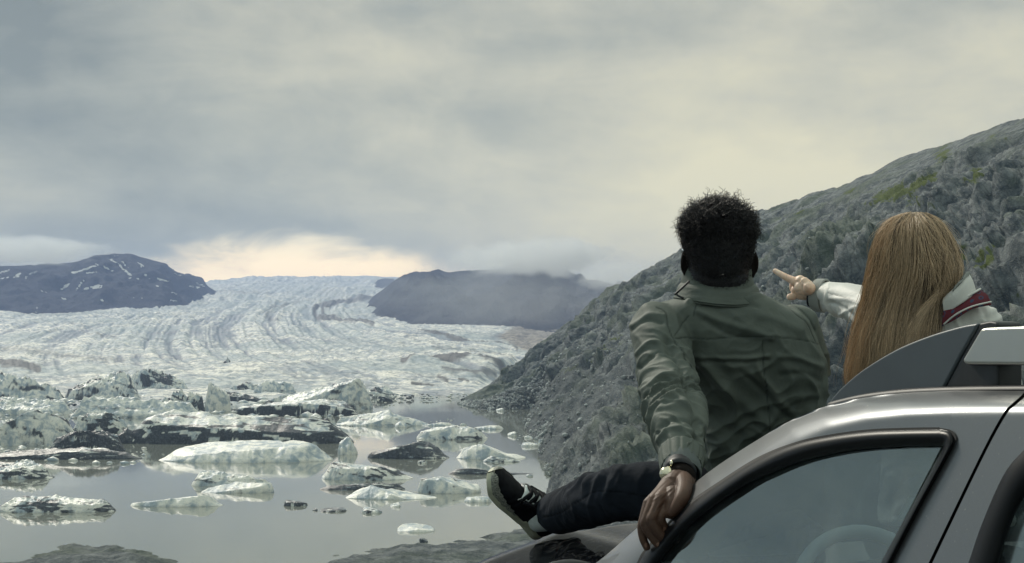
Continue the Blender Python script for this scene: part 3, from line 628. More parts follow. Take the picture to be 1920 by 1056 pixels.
B('small dark topped ice shard alone on the white glacier apron', 508, 558, 669, 690, [(0, .1), (.4, .6), (.9, 1), (1, .5)], .4, .6, .2, 1, .4, 34, .5, group=G1, sharp=.3)
B('rounded white iceberg with grey streaks right of the grey wedge', 470, 560, 712, 745, [(0, .3), (.4, 1), (.7, .9), (1, .3)], .4, .22, .2, 1.2, .3, 35, .7, group=G1)
B('dirty crumpled ice mound right of the jagged dark peak', 440, 520, 694, 726, [(0, .3), (.4, .8), (.7, 1), (1, .3)], .4, .5, .2, 1.5, .3, 36, 1.3, group=G1)
B('narrow dark ice fin lying just right of the domed white iceberg', 706, 738, 742, 753, [(0, .6), (.5, 1), (1, .5)], .2, .85, .2, 1, .1, 37, .5, group=G1)
B('grey striped ice apron between the striped dome and the long black streaked berg', 135, 245, 772, 812, [(0, .3), (.3, .9), (.6, .7), (1, .2)], .35, .38, .1, 1.8, .4, 38, .7, group=G1)
B('low grey hummock of ice between the glacier apron and the high domed iceberg', 596, 706, 688, 713, None, .4, .35, .2, 1.3, .4, 41, 1.0, group=G1)
B('crumpled dark streaked ice mound behind the grey wedge shard', 424, 512, 716, 742, None, .45, .50, .3, 1.3, .7, 42, 1.2, group=G1)
B('dark ice hump between the fluted dome and the jagged dark peak', 262, 352, 668, 696, None, .45, .60, .3, 1.3, .5, 43, 1.2, group=G1)
B('small black topped ice ridge above the fluted dome', 128, 214, 672, 698, None, .45, .65, .3, 1.3, .5, 44, 1.1, group=G1)
B('flat speckled ice slab between the domed white iceberg and open water', 640, 742, 722, 746, None, .35, .30, .2, 1.3, .3, 45, .9, group=G1)
B('dirty grey ice chunk left of the dome with black caps', -10, 62, 790, 822, None, .4, .60, .4, 1.3, .5, 46, 1.0, group=G1)
B('grey ribbed ice chunk wedged at the left tip of the long black streaked berg', 176, 262, 800, 832, None, .35, .55, .3, 1.8, .8, 47, .9, group=G1)
B('low white ice pan between the broken blocks and the straight ice cliff', 500, 580, 738, 760, None, .4, .15, .1, 1.3, .3, 48, .7, group=G1)
B('black crusted ice ledge at the left edge above the white ice hill', -40, 60, 676, 700, None, .4, .75, .3, 1.3, .3, 49, 1.0, group=G1)
# --- small floes
for args in [('dark oval floe alone in the middle of the open water', 531, 578, 937, 950, 1.0), ('flat dark floe with a tiny chip at its left end', 598, 652, 952, 961, .8), ('tiny dark chip of ice at the end of the flat dark floe', 586, 596, 953, 958, .8),
             ('small grey lens shaped floe right of the flat dark floe', 677, 718, 951, 963, .6), ('tiny white floe above the grey lens shaped floe', 731, 752, 942, 951, .0), ('white floe nearest the viewer, below the middle of the lagoon', 742, 818, 982, 999, .12),
             ('small dark pebble shaped floe, nearest of all to the shore', 785, 803, 1008, 1018, .8), ('white floe half hidden by the sneaker toe', 868, 925, 930, 943, .05), ('black rocky floe seen just above the sneaker laces', 962, 1003, 905, 925, 1.0),
             ('small white floe right of the sneaker laces', 1000, 1026, 934, 941, .05), ('tiny white floe between the bright cream floe and the shore', 986, 1000, 889, 894, .0), ('tiny grey floe above the left end of the thin dark floe', 782, 802, 863, 869, .6),
             ('small white triangular floe under the tip of the ice tongue', 740, 764, 790, 802, .0), ('row of tiny white brash above the dark and white floe', 787, 850, 791, 799, .1), ('tiny white floe under the far hillside point', 930, 946, 765, 771, .0),
             ('tiny white floe tight against the far hillside shore', 1012, 1030, 768, 772, .0), ('little white floe drifting off the near hillside shore', 951, 970, 809, 818, .0), ('flat white brash strip pushed against the near shore', 976, 1012, 829, 838, .0),
             ('chunky white ice block stranded on the near shore', 1008, 1024, 822, 836, .0), ('tiny white floe left of the stranded ice block', 982, 1000, 817, 822, .0), ('tiny white floe by the shore below the stranded block', 1030, 1042, 880, 886, .0),
             ('tiny white floe right of the tapered ice tongue', 862, 876, 793, 798, .0), ('pale flat floe right of the dark and white floe', 876, 946, 797, 806, .0), ('tiny white crumb above the bright cream floe', 857, 866, 822, 825, .0)]:
    lb, x0, x1, yt, yb, dd = args
    berg(lb, x0, x1, yt, yb, None, .45, dd, 0, 1, .3, int(x0 * 7 + yb) % 97, .45, 'ice floe', G3, 'ice_floe')
# --- crumbled ice between the bergs: nobody could count it
def brash():
    rs = np.random.RandomState(5); Vs = []; n = 0
    ico = bmesh.new(); bmesh.ops.create_icosphere(ico, subdivisions=1, radius=1)
    iv = np.array([v.co[:] for v in ico.verts]); iff = np.array([[v.index for v in f.verts] for f in ico.faces]); ico.free()
    parts = []
    for (x0, x1, y0, y1, k, s) in [(-40, 620, 735, 790, 700, 1.5), (0, 300, 700, 760, 320, 2.2), (280, 620, 690, 745, 420, 2.2), (560, 760, 745, 790, 60, .8), (600, 930, 742, 752, 160, 1.0), (-20, 280, 835, 870, 120, .8), (968, 1018, 806, 840, 60, .20), (640, 860, 785, 800, 40, .5)]:
        for _ in range(k):
            px, py = rs.uniform(x0, x1), rs.uniform(y0, y1); d = F * HW / (py - YH)
            r = s * rs.uniform(.35, 1.0) ** 2 * rs.uniform(.5, 1.6)
            v = iv * (1 + 0.45 * perlin(iv * 1.3 + rs.uniform(0, 99, 3))[:, None]) * np.array([1.5, 1.3, .75]) * r
            z0 = WZ + (1.2 if d > 640 else 0.0)
            parts.append((v + np.array([(px - 960) / F * d, d, z0 + r * .1]), iff))
    V, Fc = join_np(parts)
    dn = np.clip(fbm(V / 14 + 3, 3) * 0.9 + 0.1, 0, 1)
    tag(link('brash_ice', mesh_np('brash_ice', V, Fc, {'dirt': dn, 'crevasse': 0 * dn}), M_berg, smooth=False), 'crumbled white and grey ice blocks jammed between the icebergs', 'ice', kind='stuff')
brash()
# --- stones scattered over the hillside
M_stone = simple('loose_stone', (0.30, 0.32, 0.32), 0.9, noise=0.6, nscale=0.15)
def scree():
    rs = np.random.RandomState(11); nu, nv = HILL.shape[:2]; parts = []
    ico = bmesh.new(); bmesh.ops.create_icosphere(ico, subdivisions=1, radius=1)
    iv = np.array([v.co[:] for v in ico.verts]); iff = np.array([[v.index for v in f.verts] for f in ico.faces]); ico.free()
    for _ in range(3400):
        i = int(rs.uniform(0, .80) * nu); j = int((0.03 + .45 * rs.uniform() ** 1.7) * (nv - 45))
        p = HILL[i, j]
        r = p[1] / 430 * 0.26 * (1 + rs.exponential(0.8))
        r = min(r, .75)
        v = iv * (1 + 0.5 * perlin(iv * 1.1 + rs.uniform(0, 99, 3))[:, None]) * rs.uniform(.6, 1.3, 3) * r
        parts.append((v + p + np.array([0, 0, r * .3]), iff))
    V, Fc = join_np(parts)
    tag(link('scree', mesh_np('scree', V, Fc, {}), M_stone, smooth=False), 'loose grey stones strewn over the hillside above the shore', 'rocks', kind='stuff')
scree()
# ------------------------------------------------------------------ car: coordinates along (a, towards its nose), across (n, inboard) and up
B0 = np.array([0.294, 2.8]); CA = np.array([-0.386, 0.9225]); CN_ = np.array([0.9225, 0.386]); CW = 1.62
def CP(a, n, z): a, n, z = np.broadcast_arrays(a, n, z); return np.stack([B0[0] + a * CA[0] + n * CN_[0], B0[1] + a * CA[1] + n * CN_[1], z], -1)
def car_coords(P): q = P[..., :2] - B0; return q @ CA, q @ CN_, P[..., 2]
def CS(px, py, off=0.0, k=0.30, zr=1.3):
    """where the sight line of a photo pixel meets the leaning left flank of the car, moved inboard by off"""
    px, py = np.asarray(px, float), np.asarray(py, float); dx = (px - 960) / F; dz = -(py - YH) / F
    c0 = -B0 @ CN_; t = (k * (CZ - zr) + off - c0) / (dx * CN_[0] + CN_[1] - k * dz)
    return np.stack([dx * t, t, CZ + dz * t], -1)
def CF(px, py, n0):
    px, py = np.asarray(px, float), np.asarray(py, float); dx = (px - 960) / F; dz = -(py - YH) / F
    t = (n0 + B0 @ CN_) / (dx * CN_[0] + CN_[1]); return np.stack([dx * t, t, CZ + dz * t], -1)
def resample(pts, n):
    pts = np.asarray(pts, float); f = interp_pts(pts, np.linspace(0, len(pts) - 1, 400))
    s = np.concatenate([[0], np.cumsum(np.linalg.norm(np.diff(f, axis=0), axis=1))]); q = np.linspace(0, s[-1], n)
    return np.stack([np.interp(q, s, f[:, j]) for j in range(f.shape[1])], -1)

def _paint(w):
    oc = w.n('ShaderNodeTexCoord').outputs['Object']
    n = w.noise(oc, 900, 2); n2 = w.noise(oc, 3, 4)
    c = w.mix(n, (0.150, 0.160, 0.172), (0.225, 0.237, 0.250))
    c = w.mix(w.m('MULTIPLY', w.ss(w.noise(oc, 7, 7, 0.7), 0.52, 0.75), 0.22), c, (0.30, 0.28, 0.24))
    c = w.mix(w.m('MULTIPLY', w.ss(w.noise(oc, 160, 2, 0.5), 0.70, 0.74), 0.5), c, (0.36, 0.35, 0.32))
    r = w.m('ADD', 0.30, w.m('MULTIPLY', n2, 0.10))
    return w.n('ShaderNodeBsdfPrincipled', ins={'Base Color': c, 'Metallic': 0.75, 'Roughness': r, 'Coat Weight': 0.35, 'Coat Roughness': 0.05}).outputs[0]
M_paint = mat('beige_grey_car_paint', _paint)
def _hoodp(w):
    oc = w.n('ShaderNodeTexCoord').outputs['Object']
    n = w.noise(oc, 900, 2); d = w.noise(oc, 18, 6, 0.7)
    c = w.mix(n, (0.007, 0.008, 0.011), (0.016, 0.017, 0.021))  # near-black: leg shadow and dark reflections are put into the colour
    return w.n('ShaderNodeBsdfPrincipled', ins={'Base Color': c, 'Metallic': 0.0, 'IOR': 1.09, 'Specular Tint': (0.75, 0.9, 1.0, 1), 'Roughness': w.ss(d, 0.4, 0.7, 0.02, 0.08), 'Coat Weight': 0.0, 'Coat Roughness': 0.03,
               'Normal': bump(w, w.ss(w.noise(w.mapv(oc, scale=(1, 2.5, 1)), 26, 3, 0.6, 1.5), 0.56, 0.62), 0.12, 0.002)}).outputs[0]
M_hood = mat('bonnet_paint_shaded', _hoodp)
M_rubber = simple('black_rubber', (0.004, 0.005, 0.0075), 0.36, noise=0.3, nscale=8, bmp=0.05, bdist=0.002, Specular_IOR_Level=0.22)
M_plastic = simple('dark_plastic', (0.02, 0.023, 0.027), 0.5, noise=0.2, nscale=30, bmp=0.1, bdist=0.001)
M_railg = simple('blue_grey_satin_plastic', (0.078, 0.094, 0.108), 0.42, noise=0.10, nscale=6, bmp=0.06, bdist=0.001)
M_silver = simple('silver_rail_metal', (0.50, 0.50, 0.46), 0.30, 0.75, noise=0.06, nscale=4)
M_tyre = simple('tyre_rubber', (0.02, 0.02, 0.022), 0.85, noise=0.3, nscale=30, bmp=0.3, bdist=0.004)
M_trimgap = simple('shut_line_black', (0.006, 0.007, 0.008), 0.7, noise=0.2)
M_seat = simple('seat_fabric', (0.05, 0.055, 0.06), 0.9, noise=0.3, nscale=40, bmp=0.2, bdist=0.003)
def _glass(w):
    oc = w.n('ShaderNodeTexCoord').outputs['Object']
    fc = w.n('ShaderNodeLayerWeight', ins={'Blend': 0.5}).outputs['Facing']; lw = w.m('ADD', 0.04, w.m('MULTIPLY', 0.96, w.m('POWER', fc, 5.0)))
    smear = w.noise(w.mapv(oc, scale=(3, 3, 1.2)), 2.2, 5, 0.6, 1.2); specks = w.noise(oc, 220, 2, 0.5)
    wv = bump(w, w.noise(oc, 1.8, 2, 0.4), 0.10, 0.02)
    gl = w.n('ShaderNodeBsdfGlossy', ins={'Color': (0.62, 0.70, 0.71, 1), 'Roughness': w.ss(smear, 0.45, 0.75, 0.03, 0.22), 'Normal': wv}).outputs[0]
    tr = w.n('ShaderNodeBsdfTransparent', ins={'Color': (0.66, 0.76, 0.78, 1)}).outputs[0]
    df = w.n('ShaderNodeBsdfDiffuse', ins={'Color': (0.42, 0.46, 0.46, 1)}).outputs[0]
    m1 = w.n('ShaderNodeMixShader', ins={0: w.m('ADD', w.m('MULTIPLY', lw, 2.5), 0.24, clamp=True)}); w.t.links.new(tr, m1.inputs[1]); w.t.links.new(gl, m1.inputs[2])
    dust = w.m('ADD', w.ss(smear, 0.45, 0.8, 0.02, 0.09), w.m('MULTIPLY', w.ss(specks, 0.70, 0.78), 0.25))
    m2 = w.n('ShaderNodeMixShader', ins={0: dust}); w.t.links.new(m1.outputs[0], m2.inputs[1]); w.t.links.new(df, m2.inputs[2])
    return m2.outputs[0]
M_glass = mat('window_glass', _glass)

R_ = [(1068, 1086), (1105, 1064), (1140, 1038), (1202, 984), (1282, 922), (1325, 888), (1368, 858), (1425, 822), (1478, 791), (1542, 764), (1620, 746), (1700, 737), (1790, 733)]
RX = [(1790, 733), (1850, 732), (1925, 731), (2100, 731), (2500, 740), (3100, 760)]
G_ = [(1120, 1190), (1150, 1130), (1195, 1060), (1211, 1033), (1282, 955), (1354, 903), (1425, 859), (1496, 831), (1560, 817), (1630, 808), (1700, 805), (1762, 804)]
I_ = [(1150, 1200), (1205, 1112), (1236, 1056), (1297, 983), (1389, 915), (1440, 890), (1496, 867), (1560, 851), (1620, 842), (1700, 837), (1766, 836)]
GR = [(1762, 804), (1781, 808), (1789, 820), (1784, 840), (1727, 945), (1669, 1058), (1600, 1195)]
IR = [(1758, 836), (1765, 836), (1768, 838), (1764, 848), (1708, 952), (1651, 1056), (1578, 1200)]
D_ = [(1922, 733), (1916, 741), (1898, 757), (1880, 777), (1837, 857), (1740, 1058), (1672, 1200)]
D2 = [(1932, 733), (1925, 741), (1905, 759), (1886, 779), (1843, 858), (1747, 1058), (1680, 1200)]
ML = [(2150, 734), (2060, 775), (1960, 812), (1918, 846), (1881, 892), (1840, 985), (1815, 1058), (1765, 1200)]
IL = [(2150, 850), (2090, 850), (1985, 880), (1925, 928), (1895, 985), (1872, 1058), (1830, 1200)]
Rfull = np.array(R_ + RX[1:], float)

def mirror(P):
    a, n, z = car_coords(P); return CP(a, CW - n, z)
def both(name, P, m_, root, off=0.0, thick=0.0, **k):
    """the panel and its twin on the far flank, as two parts"""
    out = []
    for side in (0, 1):
        Q = mirror(P) if side else P
        o = link(name, grid_mesh(name, Q, flip=bool(side)), m_, root, **k)
        if thick:
            sm = o.modifiers.new('s', 'SOLIDIFY'); sm.thickness = thick; sm.offset = -1
        out.append(o)
    return out
def panel(c1, c2, nu, nv, round_r=0.055, bulge=None, off=0.0):
    a, b = resample(c1, nu), resample(c2, nu); t = np.linspace(0, 1, nv)
    Q = a[:, None] + (b - a)[:, None] * t[None, :, None]
    dist = seg_dist(Q[..., 0], Q[..., 1], Rfull)
    o = round_r * np.clip(1 - dist / 48.0, 0, 1) ** 2.2 + off
    if bulge is not None: o = o + bulge(t)[None]
    return CS(Q[..., 0], Q[..., 1], o)

def make_car():
    root = empty('parked_car', tuple(CP(-1.0, 0.85, 0.0)))
    tag(root, 'beige grey car with dark roof rail, both people sitting on its bonnet', 'car')
    body_parts = []
    cant = both('roof_side_frame', panel(R_, G_, 110, 26), M_paint, root, thick=0.0)
    pil = both('door_pillar', panel([(1790, 733)] + GR[1:], D_, 80, 26), M_paint, root)
    # short wedge between frame and pillar above the window corner
    both('window_corner_panel', panel([(1790, 733), (1781, 808)], [(1789, 734), (1762, 804)], 20, 4), M_paint, root)
    both('rear_door_frame', panel(D2, ML, 80, 26), M_paint, root)
    both('shut_line', panel([(1905, 742), (1880, 770), (1832, 850), (1735, 1056), (1665, 1200)], [(1940, 742), (1912, 770), (1852, 860), (1755, 1060), (1690, 1200)], 40, 3, off=0.016), M_trimgap, root)
    tube = lambda t: -0.013 * np.sin(np.clip(t, 0, 1) * math.pi) ** 0.6 + 0.010 * t
    both('window_seal', panel(G_, I_, 120, 14, bulge=tube), M_rubber, root)
    both('window_seal', panel(GR, IR, 60, 12, bulge=tube), M_rubber, root)
    both('rear_window_seal', panel(ML, IL, 60, 14, bulge=tube, round_r=0.02), M_rubber, root)
    # thin dark groove outside the seal
    g1 = [(x - 2.2 * (1 if x < 1500 else .3), y - 2.8) for x, y in G_]; g2 = [(x + 1.2, y + 1.6) for x, y in G_]
    both('seal_groove', panel(g1, g2, 110, 3, off=-0.0022), M_trimgap, root)
    g1 = [(x + 3, y - 1) for x, y in GR]; g2 = [(x - 1.6, y + .6) for x, y in GR]
    both('seal_groove', panel(g1, g2, 60, 3, off=-0.0022), M_trimgap, root)
    gl = both('side_window', panel(I_, [(1150, 1202), (1578, 1202)], 60, 30, off=0.014, round_r=0), M_glass, root)
    both('rear_side_window', panel(IL, [(2150, 870), (2150, 1202), (1832, 1202)], 40, 20, off=0.014, round_r=0), M_glass, root)
    # windscreen and roof, lofted from flank to flank
    Rp = resample(Rfull, 150); off = 0.055 * np.ones(len(Rp)); E = CS(Rp[:, 0], Rp[:, 1], off); a, n, z = car_coords(E)
    t = np.linspace(0, 1, 50)
    isroof = Rp[:, 0] > 1612; k = int(np.argmax(isroof))
    def loft(sl, bul, crown):
        aa, nn, zz = a[sl], n[sl], z[sl]; q = 4 * t * (1 - t)
        return CP(aa[:, None] + bul(np.linspace(0, 1, len(aa)))[:, None] * q[None] ** 0.8, nn[:, None] + (CW - 2 * nn)[:, None] * t[None], zz[:, None] + crown * q[None])
    link('windscreen', grid_mesh('windscreen', loft(slice(0, k + 1), lambda s: 0.20 - 0.14 * s, 0.0)), M_glass, root)
    link('roof_panel', grid_mesh('roof_panel', loft(slice(k, len(a)), lambda s: 0.06 - 0.06 * s, 0.002)), M_paint, root)
    zr = z[-1]; ar = a[-1]
    link('tailgate', grid_mesh('tailgate', np.stack([CP(ar, np.linspace(n[-1], CW - n[-1], 20), zr), CP(ar - .45, np.linspace(0.03, CW - .03, 20), 1.0), CP(ar - .5, np.linspace(0, CW, 20), .45)], 0)), M_paint, root)
    # roof trim strip below the rail
    tr = resample([(1560, 757), (1620, 743), (1700, 733.5), (1800, 729), (1925, 727), (2100, 727)], 60)
    c = CF(tr[:, 0], tr[:, 1], 0.0); aa, nn, zz = car_coords(CS(tr[:, 0], tr[:, 1], 0.065))
    tv, tf = tube_np(CP(aa, nn, zz - 0.006), 0.010, 8); link('roof_ditch_trim', mesh_np('roof_ditch_trim', tv, tf), M_plastic, root)
    # bonnet
    A_, N_ = np.meshgrid(np.linspace(-0.10, 1.25, 60), np.linspace(0.02, CW - 0.02, 90), indexing='ij')
    nn_ = np.minimum(N_, CW - N_)
    Z_ = 1.152 - 0.088 * (np.clip(0.6 - nn_, 0, 1) / 0.5) ** 2 + 0.010 * np.exp(-((nn_ - 0.33) / 0.05) ** 2)
    Z_ = Z_ - 0.30 * np.clip(0.06 - nn_, 0, 1) - 0.02 * ((A_ - 0.5) / 0.75) ** 2 * 0 + 0.02 * (1 - A_)*0
    fr = sstep(A_, 1.16, 1.25); Z_ = Z_ - fr * 0.012
    hood = CP(A_, N_, Z_)
    nose_t = np.linspace(0, 1, 14)[1:]
    nose = np.stack([CP(1.25 + 0.12 * math.sin(t_ * 1.5), N_[-1] * (1 - 0.0 * t_) , Z_[-1] - 0.16 * (1 - math.cos(t_ * 1.5)) - 0.10 * t_) for t_ in nose_t], 0)
    link('bonnet', grid_mesh('bonnet', np.concatenate([hood, nose], 0)), M_hood, root)
    # fender flank below the bonnet
    sa = np.linspace(-0.12, 1.25, 40); st = np.linspace(0, 1, 12)
    nz = 1.152 - 0.088 * (0.58 / 0.5) ** 2 - 0.012
    both('front_wing', CP(sa[:, None], 0.02 - 0.075 * np.sin(st * 1.57)[None], nz - 0.22 * (1 - np.cos(st * 1.57))[None]), M_paint, root)
    # lower body with wheel arches
    def lower():
        top = []; out = []
        for s in np.linspace(-3.0, 1.36, 180):
            zb = 0.32
            for wc in (0.62, -2.05):
                if abs(s - wc) < 0.39: zb = max(zb, 0.36 + math.sqrt(0.39 ** 2 - (s - wc) ** 2))
            out.append((s, zb))
        prof = [(0.0, 0.0), (0.25, -0.045), (0.55, -0.06), (0.85, -0.06), (1.0, -0.055)]
        rows = []
        for s, zb in out:
            zt = 1.0 if s < 1.2 else 1.0 - (s - 1.2) * 1.0
            rows.append([CP(s, -0.055 + 0.02 * math.cos(q * math.pi), zt + (zb - zt) * q) for q in np.linspace(0, 1, 12)])
        return np.array(rows)
    both('lower_body', lower(), M_paint, root)
    link('bumper', grid_mesh('bumper', np.array([[CP(1.37 + 0.07 * math.sin(q * 3.14) - 0.5 * abs(m / 20 - 1) ** 6 * .3, -0.05 + (CW + 0.1) * m / 40, 0.95 - 0.65 * q) for m in range(41)] for q in np.linspace(0, 1, 12)])), M_plastic, root)
    for s, n0 in ((0.62, -0.02), (-2.05, -0.02), (0.62, CW - 0.2), (-2.05, CW - 0.2)):
        prof = [(0.0, .05), (.20, .05), (.21, .03), (.22, .0), (.30, -.01), (.335, .01), (.345, .05), (.345, .17), (.33, .21), (.22, .22), (0, .22)]
        th = np.linspace(0, 2 * math.pi, 49)[:-1]
        Pw = np.array([[CP(s + r * math.cos(t_), n0 + dn, 0.345 + r * math.sin(t_)) for t_ in th] for r, dn in prof[3:]])
        wh = link('wheel', grid_mesh('wheel', Pw, closed_v=True), M_tyre, root)
        Pr = np.array([[CP(s + r * (1 + (0.0 if r < .05 else -0.1 * (math.cos(5 * t_) > .3))) * math.cos(t_), n0 + dn, 0.345 + r * math.sin(t_)) for t_ in th] for r, dn in [(0.001, .03), (.05, .02), (.06, .04), (.16, .05), (.20, .03), (.215, .0)]])
        link('rim', grid_mesh('rim', Pr, closed_v=True), M_silver, wh)
    # roof rails
    def rail_part(name, poly, n0, n1, m_, bev=0.004, twin=True):
        obs = []
        for side in ((0, 1) if twin else (0,)):
            bm = bmesh.new(); vs = []
            for px, py in poly:
                a_, _, z_ = car_coords(CF(px, py, n0)); p0 = CP(a_, n0, z_)
                if side: p0 = mirror(p0)
                vs.append(bm.verts.new(p0))
            f = bm.faces.new(vs); ex = bmesh.ops.extrude_face_region(bm, geom=[f])
            dv = Vector((*(CN_ * (n1 - n0) * (-1 if side else 1)), 0))
            for v in ex['geom']:
                if isinstance(v, bmesh.types.BMVert): v.co += dv
            bmesh.ops.recalc_face_normals(bm, faces=bm.faces)
            me = bpy.data.meshes.new(name); bm.to_mesh(me); bm.free()
            o = link(name, me, m_, root, smooth=True)
            b = o.modifiers.new('b', 'BEVEL'); b.width = bev; b.segments = 4; b.limit_method = 'ANGLE'; b.angle_limit = math.radians(40)
            wn = o.modifiers.new('w', 'WEIGHTED_NORMAL'); wn.keep_sharp = True
            obs.append(o)
        return obs
    cov = [tuple(p) for p in resample([(1546, 766), (1560, 746), (1582, 722), (1620, 691), (1680, 655), (1740, 630), (1800, 612), (1833, 606)], 30)]
    rail_part('roof_rail_cover', cov + [(1830, 615), (1800, 668), (1768, 728), (1700, 744), (1620, 756)], 0.155, 0.215, M_railg, 0.012)
    rail_part('roof_rail_foot', [(1836, 606), (1856, 602), (1868, 604), (1871, 610), (1871, 726), (1771, 728), (1803, 668), (1833, 615)], 0.157, 0.205, M_plastic, 0.004)
    rail_part('roof_rail_bar', [(1838, 616), (1850, 614), (1925, 611), (2300, 600), (3000, 600), (3000, 700), (2300, 692), (1925, 685), (1812, 684), (1803, 680), (1805, 672)], 0.145, 0.190, M_silver, 0.007)
    # interior
    st = [[(-.12 + 0.19 * math.cos(t_) * 0.45, 0.43 + 0.19 * math.sin(t_), 1.10 + 0.19 * math.cos(t_) * 0.9) for t_ in np.linspace(0, 2 * math.pi, 41)[:-1]]]
    v, f_ = tube_np(np.array([CP(*p) for p in st[0]]), 0.015, 8, closed=True); link('steering_wheel', mesh_np('steering_wheel', v, f_), simple('grey_wheel_rim', (0.40, 0.42, 0.42), 0.4), root)
    An, Nn = np.meshgrid(np.linspace(-.30, .05, 16), np.linspace(.06, CW - .06, 50), indexing='ij')
    Zd = 1.09 + 0.05 * np.sin((An + .30) / .35 * 2.2) + 0.05 * np.exp(-((Nn - .43) / .16) ** 2) * np.exp(-((An + .12) / .08) ** 2)
    link('dashboard', grid_mesh('dashboard', CP(An, Nn, Zd)), M_plastic, root)
    for nc in (0.45, CW - 0.45):
        bl = [(ellip(CP(-1.0, nc, 0.9), (.10, .23, .30), car=True)), (ellip(CP(-1.08, nc, 1.30), (.05, .13, .10), car=True)), (ellip(CP(-.75, nc, .62), (.28, .24, .09), car=True))]
        V, Fc = join_np(bl); link('front_seat', mesh_np('front_seat', V, Fc), M_seat, root)
    v = np.array([CP(x, y, z_) for x in (-2.9, 1.1) for y in (0.0, CW) for z_ in (.4, .5)])
    link('floor_pan', mesh_np('floor_pan', v, [(0, 1, 3, 2), (4, 6, 7, 5), (0, 4, 5, 1), (2, 3, 7, 6), (0, 2, 6, 4), (1, 5, 7, 3)]), M_plastic, root, smooth=False)
    # door mirror
    mc = U(1064, 1112, 2.98)
    V, Fc = ellip(mc, (.055, .105, .070), car=True); V = V.copy(); q = V - mc
    mir = link('door_mirror', mesh_np('door_mirror', V, Fc), M_rubber, root)
    mcg = mc - np.array([*(CA * 0.050), 0.0]); V, Fc = ellip(mcg, (.008, .088, .055), car=True)
    link('mirror_glass', mesh_np('mirror_glass', V, Fc), simple('mirror_face', (0.25, 0.28, 0.30), 0.08, 0.9), mir)
    # wiper at the screen foot
    v, f_ = tube_np(np.array([CP(.10, .10, 1.115), CP(.17, .35, 1.15), CP(.20, .7, 1.165)]), 0.008, 6); link('wiper', mesh_np('wiper', v, f_), M_plastic, root)
    for ch in [o for o in bpy.data.objects if o.parent is root]: ch.matrix_parent_inverse = Matrix.Translation(root.location).inverted()
    return root

def frames(P, up=None, closed=False):
    P = np.asarray(P, float); T = np.gradient(P, axis=0)
    if closed: T = np.roll(P, -1, 0) - np.roll(P, 1, 0)
    T /= np.linalg.norm(T, axis=1, keepdims=True) + 1e-12
    u = np.array(up if up is not None else (0, 0, 1.0)); X = []
    if abs(T[0] @ u) > 0.95 and up is None: u = np.array([1.0, 0, 0])
    prev = u
    for t in T:
        x = (prev if up is None else u) - ((prev if up is None else u) @ t) * t
        x /= np.linalg.norm(x) + 1e-12; X.append(x); prev = x
    X = np.array(X); return T, X, np.cross(T, X)
def tube_np(P, r, k=12, closed=False, up=None, ry=None, caps=True):
    """r, ry: radius along the up side and across it"""
    P = np.asarray(P, float); n = len(P); r = np.broadcast_to(np.asarray(r, float), (n,)); ry = r if ry is None else np.broadcast_to(np.asarray(ry, float), (n,))
    T, X, Y = frames(P, up, closed)
    if caps and not closed:
        k0 = 4; a = np.linspace(math.pi / 2, 0, k0 + 1)[:-1]
        def cap(i, sgn):
            rr = max(r[i], ry[i]) * 0.8
            return [(P[i] + sgn * T[i] * rr * math.sin(q), r[i] * max(math.cos(q), .03), ry[i] * max(math.cos(q), .03), i) for q in a]
        seq = cap(0, -1) + [(P[i], r[i], ry[i], i) for i in range(n)] + cap(n - 1, 1)[::-1]
    else: seq = [(P[i], r[i], ry[i], i) for i in range(n)]
    th = np.linspace(0, 2 * math.pi, k + 1)[:-1]
    V = np.array([c + np.outer(np.cos(th) * a1, X[i]) + np.outer(np.sin(th) * b1, Y[i]) for c, a1, b1, i in seq]); m = len(seq)
    Fc = grid_faces(m, k, closed_u=closed, closed_v=True); V = V.reshape(-1, 3)
    if caps and not closed:
        V = np.concatenate([V, [V[:k].mean(0), V[-k:].mean(0)]]); i0, i1 = len(V) - 2, len(V) - 1
        c0 = [(i0, (j + 1) % k, j, j) for j in range(k)]; b = (m - 1) * k; c1 = [(i1, b + j, b + (j + 1) % k, b + (j + 1) % k) for j in range(k)]
        Fc = np.concatenate([Fc, c0, c1])
    return V, Fc
def ellip(c, r, R=None, car=False, n=20):
    th = np.linspace(0, math.pi, n)[:, None]; ph = np.linspace(0, 2 * math.pi, 2 * n + 1)[None, :-1]
    S = np.stack([np.sin(th) * np.cos(ph), np.sin(th) * np.sin(ph), np.cos(th) + 0 * ph], -1) * np.array(r)
    S = S.reshape(-1, 3)
    if R is not None: S = S @ np.array(R).T
    if car: S = np.stack([S[:, 0] * CA[0] + S[:, 1] * CN_[0], S[:, 0] * CA[1] + S[:, 1] * CN_[1], S[:, 2]], -1)
    return S + np.asarray(c), grid_faces(n, 2 * n, closed_v=True)
make_car()
